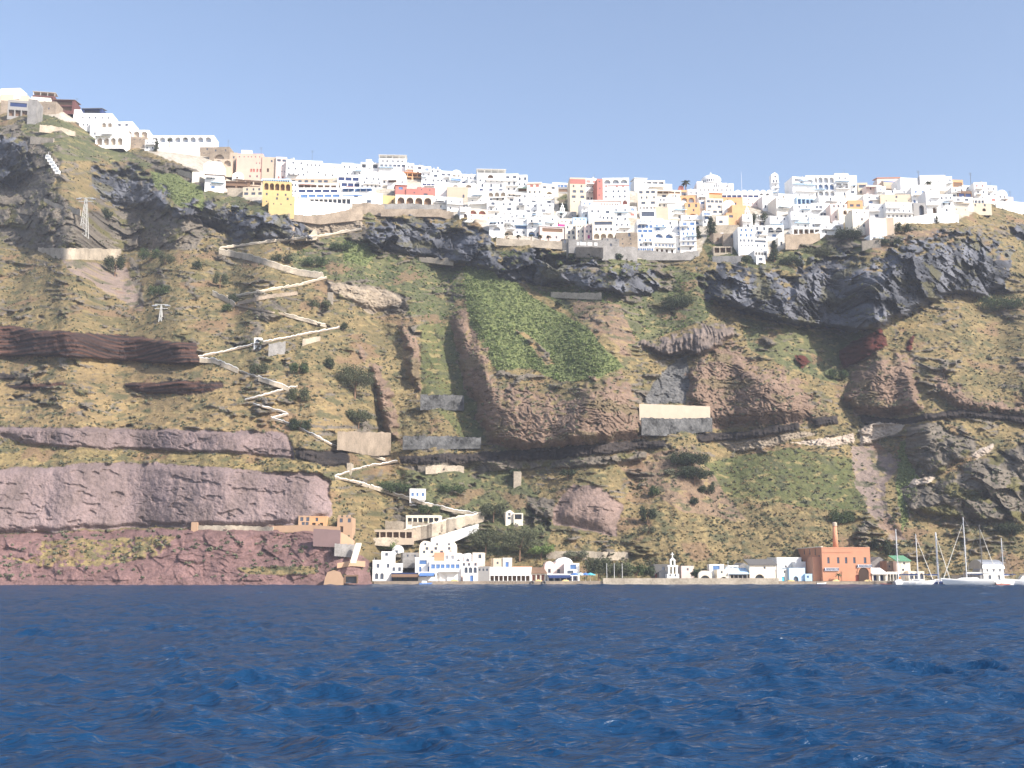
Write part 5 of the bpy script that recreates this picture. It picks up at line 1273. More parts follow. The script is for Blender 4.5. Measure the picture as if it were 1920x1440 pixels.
# orange factory
Yf = 357.5
e, w, h, dp, dn = H("1543 1634 1028 1090 brick -,5t,-,1Dr@66-78 f", "large brick-orange factory with two blue signboards", name='factory', cat='factory', depth=30, rz=0, Y=Yf)
q0 = P(1543, 1090, Yf)
def xloc(px, Y=Yf): return P(px, 1060, Y)[0]-q0[0]
def zloc(py, Y=Yf): return P(1590, py, Y)[2]-1.02
# large round-headed gateway proud of the facade
cx = xloc(1618.5); r_ = (xloc(1628)-xloc(1609))/2; zt = zloc(1064)
pts = [(cx-r_, .03), (cx+r_, .03)]+[(cx+r_*math.cos(math.pi*i/10), zt-r_+r_*math.sin(math.pi*i/10)) for i in range(11)]
mesh_obj('gateway_shade_panel', [(x, -.06, z) for x, z in pts], [tuple(range(len(pts)))], M('darkwood'), e)  # flat panel in recess colour, the gateway's inner shade put into the paint
V, F = [], []
for i in range(11):
    a = math.pi*i/10
    for rr_ in (r_, r_+.45): V += [(cx+rr_*math.cos(a), -.22, zt-r_+rr_*math.sin(a)), (cx+rr_*math.cos(a), -.01, zt-r_+rr_*math.sin(a))]
for i in range(10): b = i*4; F += [(b, b+2, b+6, b+4), (b, b+4, b+5, b+1), (b+2, b+3, b+7, b+6)]
mesh_obj('gateway_arch', V, F, M('brick'), e)
V, F = box_vf(-.05, w*.62, -.12, -.01, zloc(1036), zloc(1035)); mesh_obj('cornice', V, F, M('brick'), e)
# left side wall runs back up the quay: windows and a roof edge on it
V, F = box_vf(-.25, .5, -.1, 30.1, h+.36, h+.62); mesh_obj('roof_edge', V, F, M('cream'), e)
for i, (yy, zz_) in enumerate(((3.0, 6.2), (7.5, 8.2), (14, 8.4), (21, 8.6))):
    fr_ = mesh_obj('window', [(-.03, yy+.5, zz_), (-.03, yy-.5, zz_), (-.03, yy-.5, zz_+1.9), (-.03, yy+.5, zz_+1.9)], [(0, 1, 2, 3)], M('glass'), e)
prof = [(2.0, 0), (24, 0), (24, 1.6), (9, 5.9), (7.5, 7.6), (2.0, 7.6)]
V = [(-2.4, y, z) for y, z in prof]+[(-.02, y, z) for y, z in prof]
mesh_obj('outer_stair', V, [tuple(range(5, -1, -1)), tuple(range(6, 12))]+[(i, (i+1) % 6, (i+1) % 6+6, i+6) for i in range(6)], M('brick'), e)
def sign(x0, x1, y0, y1, txt):
    Vb, Fb = box_vf(xloc(x0), xloc(x1), -.35, -.25, zloc(y1), zloc(y0)); sg = mesh_obj('signboard', Vb, Fb, M('navy'), e)
    hh = zloc(y0)-zloc(y1); fr = .12; Vb, Fb = [], []
    for (a, b_, c_, d_) in ((x0, x1, 0, fr), (x0, x1, hh-fr, hh)): box_vf(xloc(a), xloc(b_), -.38, -.351, zloc(y1)+c_, zloc(y1)+d_, Vb, Fb)
    mesh_obj('sign_border', Vb, Fb, M('chalk'), sg)
    cu = bpy.data.curves.new('lettering', 'FONT'); cu.body = txt; cu.size = hh*.95; cu.extrude = .01; cu.align_x = 'CENTER'; cu.align_y = 'CENTER'
    to = bpy.data.objects.new('lettering', cu); bpy.context.view_layer.update(); me = None
    COL.objects.link(to); bpy.context.view_layer.update()
    dg = bpy.context.evaluated_depsgraph_get(); me = bpy.data.meshes.new_from_object(to.evaluated_get(dg)); bpy.data.objects.remove(to)
    me.materials.clear(); me.materials.append(M('white')); lo = bpy.data.objects.new('lettering', me); COL.objects.link(lo); lo.parent = sg
    wtx = max(v_.co.x for v_ in me.vertices)-min(v_.co.x for v_ in me.vertices)
    lo.rotation_euler = (math.pi/2, 0, 0); lo.scale = ((xloc(x1)-xloc(x0))*.9/wtx, 1, 1); lo.location = ((xloc(x0)+xloc(x1))/2, -.37, (zloc(y0)+zloc(y1))/2)
sign(1545, 1572, 1064.5, 1070.5, '\u25cf I \u0391\u03a4\u0397\u0391\u0399\u0391 \u039b\u0397\u039d\u0391\u0391')
sign(1606.5, 1634.5, 1058.5, 1064, '\u25cf I \u0391\u03a4\u0397\u0391\u0399\u0391 \u039b\u0397\u039d\u0391\u0391')
# chimney
Ych = Yf+12; a = P(1567, 1030, Ych); zt = P(1567, 979, Ych)[2]; hc = zt-a[2]
e = empty('factory_chimney', (a[0], Ych, a[2]-.5), "slender round brick chimney on the orange factory roof", 'chimney')
mesh_obj('shaft', *lathe([(.02, 0), (.95, 0), (.66, hc-.8), (.02, hc-.8)], 16), M('brick'), e, None, True)
mesh_obj('rim', *lathe([(.02, hc-.8), (.78, hc-.8), (.78, hc+.2), (.5, hc+.5), (.02, hc+.5)], 16), M('tan'), e)
V, F = box_vf(-1.5, 1.5, -1.2, 1.2, -.5, .5); mesh_obj('base', V, F, M('chalk'), e)
H("1631 1670 1044 1078 greystone -,- g", "grey gabled stone house behind the factory corner", name='stone_building', Y=374)
H("1636 1664 1076 1090 offwhite 2Cn Sw", "low harbour cafe with a white awning right of the factory", name='cafe', cat='cafe')
H("1664 1688 1074 1090 offwhite 4Ck f", "low off-white arcade behind the left yacht", name='arcade_building', cat='building', Y=362)
H("1683 1708 1052 1090 cream 1s,1s,- 0+Sg", "cream tower house with a green roof behind the left yacht", name='tower_house', Y=365)
H("1664 1688 1052 1076 stone 2s 0", "old stone house left of the green-roofed tower house", name='stone_building', Y=369)
H("1704 1734 1073 1090 cream 3a f", "cream house with small arched windows behind the left yacht bow", Y=362)
e, w, h, dp, dn = H("1845 1886 1066 1092 white 3s,2w f", "white boathouse with a pale metal barrel roof", name='boathouse', cat='boathouse')
V, F = [], []
for i in range(9):
    t_ = math.pi/2*i/8; V += [(0, dp*.0+4.0*math.sin(t_)-.3, h+2.4*(1-math.cos(t_))*0+2.6*math.sin(t_)**1.0), (w, 4.0*math.sin(t_)-.3, h+2.6*math.sin(t_))]
V = []
for i in range(9):
    t_ = math.pi*i/8; V += [(-.2, 4-4.3*math.cos(t_), h+2.8*math.sin(t_)), (w+.2, 4-4.3*math.cos(t_), h+2.8*math.sin(t_))]
mesh_obj('barrel_roof', V, [(2*i, 2*i+1, 2*i+3, 2*i+2) for i in range(8)]+[tuple(2*i for i in range(9)), tuple(2*i+1 for i in range(9))[::-1]], M('steel'), e)
H("1838 1847 1066 1088 grey - vx", "narrow grey lean-to at the left side of the barrel-roofed boathouse", name='shed', cat='shed')
H("1800 1836 1078 1092 tan 3s 0", "low brown stone hut behind the middle yacht", name='stone_building', Y=366)
# poles and lamps
for px, yt, lb in ((701, 1046, "tall slim pole at the left end of the harbour quay"), (1138, 1056, "thin pole in the tree gap, left one of three"), (1152, 1056, "thin pole in the tree gap, middle one of three"), (1167, 1056, "thin pole in the tree gap, right one of three"), (1366, 1052, "white flagpole in front of the cream arched house"), (733, 988, "dark pole rising by the brown pergola shelter")):
    if px == 733: pole(px, yt, 1022, lb, .12, 'brown', None, 0, 'utility_pole', 'pole')
    else: pole(px, yt, 1092, lb, .1, 'chalk', 352.4 if px != 1366 else 354, 0, 'utility_pole', 'pole')
# tyres on the quay
for i, (px, lb) in enumerate(((998, "black tyre fender hanging left on the quay"), (1020, "black tyre fender hanging right on the quay"))):
    V, F = [], []; n, k = 14, 6
    for a in range(n):
        for b_ in range(k):
            rr_ = .5+.2*math.cos(2*math.pi*b_/k); V.append((rr_*math.cos(2*math.pi*a/n), .2*math.sin(2*math.pi*b_/k), rr_*math.sin(2*math.pi*a/n)))
    F = [(a*k+b_, ((a+1) % n)*k+b_, ((a+1) % n)*k+(b_+1) % k, a*k+(b_+1) % k) for a in range(n) for b_ in range(k)]
    o = mesh_obj('tyre_fender', V, F, M('darkgrey'), None, (P(px, 1094, 350.7)[0], 350.75, .55), True); o['label'] = lb; o['category'] = 'tyre'; o['group'] = 'tyre fenders on the quay'
# ------------------------------------------------------------------ boats
def hull_mesh(L, Bm, fb, n=16, stern=.72, rake=1.0):
    V, F = [], []; k = 7
    for i in range(n+1):
        t_ = i/n; x = -L/2+L*t_
        hb = Bm/2*(stern+(1-stern)*math.sin(min(1, t_/.45)*math.pi/2) if t_ < .45 else max(.02, (1-((t_-.45)/.55)**2.2)))
        zs_ = fb*(1+.22*(2*t_-1)**2*(1.3 if t_ > .5 else .3)); dr_ = .45*(1-t_**3)
        for j in range(k):
            s_ = j/(k-1); yy = hb*(s_**.42) if j else 0; zz_ = -dr_+(zs_+dr_)*(s_**1.6)
            V.append((x+rake*(t_**4)*(s_-.3)*1.4, yy, zz_))
        for j in range(k-1, 0, -1):
            vx, vy, vz = V[i*(2*k-1)+j]; V.append((vx, -vy, vz))
    m_ = 2*k-1
    for i in range(n):
        a = i*m_; b_ = a+m_
        for j in range(k-1): F.append((a+j, b_+j, b_+j+1, a+j+1))
        seq = [0]+list(range(m_-1, k-1, -1))
        for j in range(len(seq)-1): F.append((a+seq[j+1], b_+seq[j+1], b_+seq[j], a+seq[j]))
        F.append((a+k-1, b_+k-1, b_+k, a+k))
    F.append(tuple(list(range(k))+list(range(k, m_)))[::-1])
    return V, F
def yacht(px, Y, L, hd, mast, lb, col='white', jib=1, rake=0, bimini='navy', mastmat='chalk', lifering=0, furl=.16):
    a = P(px, 1095, Y); e = empty('sailing_yacht', (a[0], Y, 0), lb, 'yacht', 'yachts moored at the quay', R(hd))
    fb = L*.085+.25; Bm = L*.3; V, F = hull_mesh(L, Bm, fb); mesh_obj('hull', V, F, M(col), e, None, True)
    V, F = box_vf(-L*.36, L*.30, -Bm*.5, -Bm*.495, fb*.55, fb*.66)
    # cabin top
    V = [(-L*.12, -Bm*.3, fb), (L*.28, -Bm*.16, fb), (L*.28, Bm*.16, fb), (-L*.12, Bm*.3, fb), (-L*.10, -Bm*.25, fb+.6), (L*.18, -Bm*.13, fb+.5), (L*.18, Bm*.13, fb+.5), (-L*.10, Bm*.25, fb+.6)]
    cb_ = mesh_obj('cabin', V, [(0,1,5,4),(1,2,6,5),(2,3,7,6),(3,0,4,7),(4,5,6,7)], M('white'), e)
    V = [(-L*.08, -Bm*.29, fb+.2), (L*.14, -Bm*.215, fb+.18), (L*.13, -Bm*.20, fb+.36), (-L*.08, -Bm*.27, fb+.42)]; mesh_obj('window', [(x, y-.03, z) for x, y, z in V], [(0,1,2,3)], M('glass'), cb_)
    mz = fb+mast; mx_ = L*.08
    V, F = tube_vf((mx_, 0, fb+.3), (mx_-rake, 0, mz), furl, furl*.7, 8); mt_ = mesh_obj('mast', V, F, M(mastmat), e)
    for q in (.42, .70):
        V, F = tube_vf((mx_-rake*q, -L*.075, fb+mast*q), (mx_-rake*q, L*.075, fb+mast*q), .05, None, 4); mesh_obj('spreader', V, F, M(mastmat), mt_)
    V, F = tube_vf((mx_, 0, fb+1.7), (-L*.34, 0, fb+1.8), .1, .09, 6); bm_ = mesh_obj('boom', V, F, M(mastmat), e)
    V, F = tube_vf((mx_-.1, 0, fb+1.95), (-L*.33, 0, fb+2.0), .24, .15, 7); mesh_obj('furled_mainsail', V, F, M(bimini if bimini else 'navy'), bm_)
    if jib: V, F = tube_vf((L*.5, 0, fb+.5), (mx_-rake+.2, 0, fb+mast*.9), .14, .05, 6); mesh_obj('furled_jib', V, F, M('offwhite'), e)
    V, F = [], []
    tube_vf((mx_-rake, 0, mz-.1), (-L*.49, 0, fb+.3), .022, None, 3, V, F)
    for s_ in (-1, 1):
        tube_vf((mx_-rake, 0, mz-.2), (mx_-.2, s_*Bm*.47, fb), .022, None, 3, V, F); tube_vf((mx_-rake*.7, 0, fb+mast*.7), (mx_+.5, s_*Bm*.46, fb), .02, None, 3, V, F)
    mesh_obj('rigging', V, F, M('steel'), e)
    V, F = [], []
    for s_ in (-1, 1):
        pr = None
        for i in range(8):
            t_ = .04+i*.9/7; x = -L/2+L*t_; hb = Bm/2*(.72+.28*math.sin(min(1, t_/.45)*math.pi/2) if t_ < .45 else max(.02, (1-((t_-.45)/.55)**2.2)))-.08
            p_ = (x, s_*hb, fb*1.05); q_ = (x, s_*hb, fb*1.05+.65); tube_vf(p_, q_, .02, None, 3, V, F)
            if pr: tube_vf(pr, q_, .018, None, 3, V, F)
            pr = q_
    mesh_obj('guard_rail', V, F, M('steel'), e)
    if bimini:
        V = []
        for i in range(7):
            t_ = i/6; y = (t_-.5)*Bm*.75; z = fb+1.95+.22*math.sin(math.pi*t_); V += [(-L*.42, y, z), (-L*.2, y, z), (-L*.42, y, z-.07), (-L*.2, y, z-.07)]
        F = []
        for i in range(6): b_ = i*4; F += [(b_, b_+4, b_+5, b_+1), (b_+2, b_+3, b_+7, b_+6), (b_, b_+2, b_+6, b_+4), (b_+1, b_+5, b_+7, b_+3)]
        mesh_obj('bimini', V, F, M(bimini), e)
        V, F = [], []
        for x_ in (-L*.41, -L*.21):
            for s_ in (-1, 1): tube_vf((x_, s_*Bm*.36, fb), (x_, s_*Bm*.36, fb+1.95), .025, None, 4, V, F)
        mesh_obj('bimini_frame', V, F, M('steel'), e)
    if lifering:
        V, F = [], []
        V, F = tube_vf((-L*.47, -Bm*.2, fb+.5), (-L*.47, -Bm*.2, fb+1.3), .33, .28, 8); mesh_obj('life_buoy', V, F, M('orangeroof'), e)
    V, F = [], []
    for i in range(3):
        x = -L*.2+i*L*.18; tube_vf((x, -Bm*.5-.12, fb*.25), (x, -Bm*.5-.12, fb*.8), .13, .13, 7, V, F)
    for i in range(3):
        V, F = tube_vf((-L*.2+i*L*.18, -Bm*.5-.13, fb*.25), (-L*.2+i*L*.18, -Bm*.5-.13, fb*.8), .13, .12, 7); mesh_obj('fender', V, F, M('offwhite'), e)
    return e
mz_ = lambda yt, Y: P(1700, yt, Y)[2]-2
yacht(1686, 347, 9, 150+90, mz_(986, 347), "white yacht seen from its stern with an orange buoy, leftmost mast", lifering=1, jib=0)
yacht(1717, 346, 10, -12, mz_(996, 346), "second white yacht from the left with a slanting furled jib", lifering=1)
yacht(1756, 349.5, 9, 8, mz_(992, 349.5), "dark blue hulled yacht between the two groups with a thick mast", col='navy', furl=.30, bimini='navy')
yacht(1822, 344, 16, 172, mz_(967, 344), "long white yacht in the middle with the tallest mast and two furled jibs", bimini='offwhite')
yacht(1838, 349.6, 11, -6, mz_(978, 349.6), "yacht with a thin dark mast behind the long white yacht", mastmat='darkgrey', bimini='navy')
yacht(1886, 341, 10, 215, mz_(1003, 341), "white yacht showing its stern beside the red dinghy at right", bimini='navy', jib=0)
def small_boat(px, Y, L, hd, col, lb, name='rowing_boat', seat='tan', cover=None, cat='boat', fbk=.5):
    a = P(px, 1095, Y); e = empty(name, (a[0], Y, 0), lb, cat, None, R(hd))
    V, F = hull_mesh(L, L*.34, fbk, 12, .8, .6); mesh_obj('hull', V, F, M(col), e, None, True)
    V, F = box_vf(-L*.1, L*.02, -L*.13, L*.13, fbk+.03, fbk+.13); mesh_obj('thwart', V, F, M(seat), e)
    if cover:
        V = [(-L*.3, -L*.13, fbk), (L*.15, -L*.12, fbk), (L*.15, L*.12, fbk), (-L*.3, L*.13, fbk), (-L*.26, 0, fbk+.7), (L*.12, 0, fbk+.6)]
        mesh_obj('canvas_cover', V, [(0,1,5,4),(2,3,4,5),(1,2,5),(3,0,4)], M(cover), e)
    V, F = box_vf(-L*.54, -L*.49, -.2, .2, .1, fbk+.45); mesh_obj('outboard_motor', V, F, M('darkgrey'), e)
    return e
small_boat(797, 347.5, 3.6, 12, 'blue', "small blue boat with a white cover by the left harbour shops", cover='chalk')
small_boat(1539, 349, 2.4, 0, 'white', "tiny white motorboat in front of the orange factory", name='motorboat')
small_boat(1662, 349, 3.0, 175, 'red', "red dinghy left of the sterns of the yachts", name='dinghy', fbk=.35)
small_boat(1880, 338, 4.2, 5, 'red', "bright red inflatable dinghy tied beside the right yacht stern", name='dinghy', fbk=.35)
# motor cruiser at the right edge
a = P(1925, 1095, 342); e = empty('motor_cruiser', (a[0], 342, 0), "white motor cruiser cut by the right edge of the picture", 'boat', None, R(178))
V, F = hull_mesh(12, 3.8, 1.5); mesh_obj('hull', V, F, M('white'), e, None, True)
V = [(-4, -1.5, 1.5), (2.4, -1.2, 1.5), (2.4, 1.2, 1.5), (-4, 1.5, 1.5), (-3.8, -1.3, 3.2), (1.2, -1.0, 3.1), (1.2, 1.0, 3.1), (-3.8, 1.3, 3.2)]
mesh_obj('cabin', V, [(0,1,5,4),(1,2,6,5),(2,3,7,6),(3,0,4,7),(4,5,6,7)], M('cream'), e)
V, F = box_vf(-4.4, 1.4, -1.5, 1.5, 3.25, 3.4); mesh_obj('canopy', V, F, M('navy'), e)
V, F = hull_mesh(3.4, 1.4, .5, 10, .8, .4); mesh_obj('stowed_dinghy', V, F, M('offwhite'), e, (-2, 0, 3.7), True)
# yellow mooring stones / piles along the quay
for i, (px, lb) in enumerate(((852, "heap of yellow fishing nets before the dark arch"), (1483, "heap of yellow nets before the light blue house"), (1567, "heap of yellow nets under the factory palm"), (1627, "heap of yellow nets before the factory gateway"), (1010, "heap of yellow nets beside the tyre fenders"), (1060, "heap of yellow nets before the blue cafe"))):
    V, F = [], []; r_ = random.Random(i); L_ = 2.4
    n, k = 12, 6
    for a in range(n+1):
        for b_ in range(k+1):
            x = -L_/2+L_*a/n; th_ = math.pi*b_/k; hh = .55*math.sin(math.pi*a/n)**.6*(1+r_.uniform(-.25, .25))
            V.append((x, -math.cos(th_)*.7, max(0, hh*math.sin(th_))))
    F = [(a*(k+1)+b_, (a+1)*(k+1)+b_, (a+1)*(k+1)+b_+1, a*(k+1)+b_+1) for a in range(n) for b_ in range(k)]
    o = mesh_obj('fishing_net_heap', V, F, M('yellow'), None, (P(px, 1092, 352.6)[0], 352.6, .99), True); o['label'] = lb; o['category'] = 'fishing net'; o['group'] = 'yellow net heaps along the quay'
# ------------------------------------------------------------------ plants
def leafmat(n, a, b_):
    m = bpy.data.materials.new(n); m.use_nodes = True; t = m.node_tree; b = t.nodes['Principled BSDF']
    b.inputs['Roughness'].default_value = .8; b.inputs['Specular IOR Level'].default_value = .15
    g = t.nodes.new('ShaderNodeNewGeometry'); r = t.nodes.new('ShaderNodeValToRGB')
    r.color_ramp.elements[0].color = (*a, 1); r.color_ramp.elements[1].color = (*b_, 1)
    t.links.new(g.outputs['Random Per Island'], r.inputs[0]); t.links.new(r.outputs[0], b.inputs['Base Color'])
    return m
LM = {'pine': leafmat('pine_leaves', (.022, .032, .020), (.065, .080, .042)), 'tree': leafmat('tree_leaves', (.050, .058, .034), (.125, .135, .075)), 'shrub': leafmat('shrub_leaves', (.03, .05, .025), (.09, .12, .05)), 'dark': leafmat('dark_leaves', (.040, .055, .034), (.095, .115, .060)), 'mid': leafmat('green_leaves', (.05, .075, .03), (.12, .15, .06)),
      'olive': leafmat('olive_leaves', (.085, .092, .052), (.17, .17, .095)), 'sage': leafmat('sage_leaves', (.09, .10, .065), (.17, .17, .11)), 'bright': leafmat('bright_leaves', (.08, .13, .035), (.18, .23, .08)),
      'cactus': leafmat('cactus_pads', (.11, .15, .055), (.25, .28, .13)), 'gold': leafmat('dry_grass', (.16, .125, .06), (.30, .235, .12)), 'palm': leafmat('palm_leaves', (.03, .04, .02), (.08, .09, .045)), 'brown': leafmat('brown_scrub', (.075, .062, .045), (.14, .115, .08))}
def leaves(n, cx, cy, cz, rx, ry, rz, s, R_, V, Q):
    """n little quads spread through an ellipsoid made of sub-clumps"""
    k = max(3, int(n/26)); c = R_.normal(size=(k, 3)); c /= np.linalg.norm(c, axis=1)[:, None]; c *= R_.uniform(.25, .85, (k, 1)); rs = R_.uniform(.28, .5, k)
    w = R_.randint(0, k, n); d = R_.normal(size=(n, 3)); d /= np.linalg.norm(d, axis=1)[:, None]
    p = c[w]+d*(rs[w]*R_.uniform(.6, 1, n))[:, None]; p[:, 2] = np.maximum(p[:, 2], -.75)
    p = p*np.array([rx, ry, rz])+np.array([cx, cy, cz])
    nrm = d+R_.normal(size=(n, 3))*.45; nrm /= np.linalg.norm(nrm, axis=1)[:, None]
    u = np.cross(nrm, R_.normal(size=(n, 3))); u /= np.linalg.norm(u, axis=1)[:, None]; v_ = np.cross(nrm, u)
    sz = s*R_.uniform(.6, 1.3, n)[:, None]
    V.append(np.stack([p-u*sz-v_*sz*.7, p+u*sz-v_*sz*.7, p+u*sz+v_*sz*.7, p-u*sz+v_*sz*.7], 1).reshape(-1, 3))
    Q.append(n)
def crown_obj(name, V, Q, mat, parent=None, loc=(0, 0, 0)):
    V = np.concatenate(V); o = np_mesh(name, V, np.arange(len(V)).reshape(-1, 4), mat, False); o.location = loc
    if parent: o.parent = parent
    return o
BN = [0]
def bush(px, yb, wpx, hpx, mat, lb, trunk=False, cat='bush', name='shrub', conif=False):
    BN[0] += 1; R_ = np.random.RandomState(BN[0]+100)
    Y = (terY(px, yb) if yb < 1084 else 362)-1.0; a = P(px, yb, Y); sc = (P(px+1, yb, Y)[0]-a[0]); w = wpx*sc; h = hpx*sc
    e = empty(name, (a[0], Y, a[2]), lb, cat)
    mat = {'dark': 'pine', 'olive': 'tree', 'mid': 'shrub'}.get(mat, mat)
    n = int(min(6500, max(320, wpx*hpx*2.6))); V, Q = [], []; s = max(.16, .72*sc)
    if conif:
        for q in range(6):
            t_ = q/6; leaves(n//6, 0, 0, h*(.12+t_*.82), w*.5*(1-t_*.75), w*.45*(1-t_*.75), h*.16, s, R_, V, Q)
    else:
        nb = max(2, int(wpx/14)) if wpx > 24 else 1
        zc = .62 if trunk else .42
        for q in range(nb):
            ox = 0 if nb == 1 else (q/(nb-1)-.5)*w*.6; hz = h*(1 if nb == 1 else R_.uniform(.75, 1))
            leaves(n//nb, ox, R_.uniform(-.1, .1)*w, hz*zc, w*(.5 if nb == 1 else .3+.12*R_.rand()), w*(.45 if nb == 1 else .32), hz*(.5 if not trunk else .42), s, R_, V, Q)
    crown_obj('crown' if trunk or conif else 'foliage', V, Q, LM[mat], e)
    V, F = [], []
    if trunk or conif:
        tube_vf((0, 0, -.8), (w*.03, 0, h*.55), max(.12, h*.035), .08, 7, V, F)
        for q in range(4):
            a_ = q*1.6+.4; tube_vf((w*.02, 0, h*.3), (w*.28*math.cos(a_), w*.25*math.sin(a_), h*.62), max(.07, h*.018), .04, 5, V, F)
        mesh_obj('trunk', V, F, M('brown'), e)
    else:
        for q in range(5):
            a_ = q*1.26; tube_vf((0, 0, -.5), (w*.22*math.cos(a_), w*.2*math.sin(a_), h*.4), .06, .03, 4, V, F)
        mesh_obj('stems', V, F, M('brown'), e)
    return e
def palm(px, yb, hpx, crpx, lb, Y=None):
    BN[0] += 1; R_ = random.Random(BN[0])
    Y = Y or terY(px, yb)-1.4; a = P(px, yb, Y); sc = P(px+1, yb, Y)[0]-a[0]; h = hpx*sc; cr = crpx*sc/2; th = h-cr*.6
    e = empty('palm_tree', (a[0], Y, a[2]), lb, 'palm')
    V, F = tube_vf((0, 0, -1), (0, 0, th), max(.22, cr*.11), max(.16, cr*.08), 8); mesh_obj('trunk', V, F, M('brown'), e)
    for i in range(18):
        az = i*2.4+R_.uniform(-.2, .2); up = R_.uniform(-.2, 1.0); V, F = [], []; L = cr*R_.uniform(.9, 1.15); n = 7
        for k in range(n+1):
            t_ = k/n; rad = L*t_*math.cos(up*.6); z = th+L*(up*t_-.75*t_*t_*(1.1 if up > 0 else .7))+.3; wd = cr*.16*math.sin(math.pi*(t_*.85+.12))
            x, y = rad*math.cos(az), rad*math.sin(az); ox, oy = -math.sin(az)*wd, math.cos(az)*wd
            V += [(x-ox, y-oy, z-wd*.6), (x, y, z), (x+ox, y+oy, z-wd*.6)]
        for k in range(n): b = k*3; F += [(b, b+3, b+4, b+1), (b+1, b+4, b+5, b+2)]
        mesh_obj('frond', V, F, LM['palm'], e)
palm(1286, 360, 24, 20, "tall palm standing alone on the skyline left of the cathedral")
palm(1742, 356, 18, 16, "palm on the right skyline in front of the big white hall")
for px, hp, lb in ((950, 15, "leftmost and largest palm of the palm terrace"), (972, 12, "second palm of the palm terrace"), (996, 13, "third palm, in front of the twin blue arches"), (1013, 12, "fourth palm of the palm terrace"), (1029, 11, "rightmost palm of the palm terrace beside the pink house")):
    palm(px, 451, hp, 12, lb)
palm(317, 283, 26, 12, "tall palm before the middle of the long left arcade")
palm(346, 283, 28, 12, "palm before the right half of the long left arcade")
palm(1222+351, 1091, 17, 15, "bushy palm in front of the orange factory", Y=355.5)
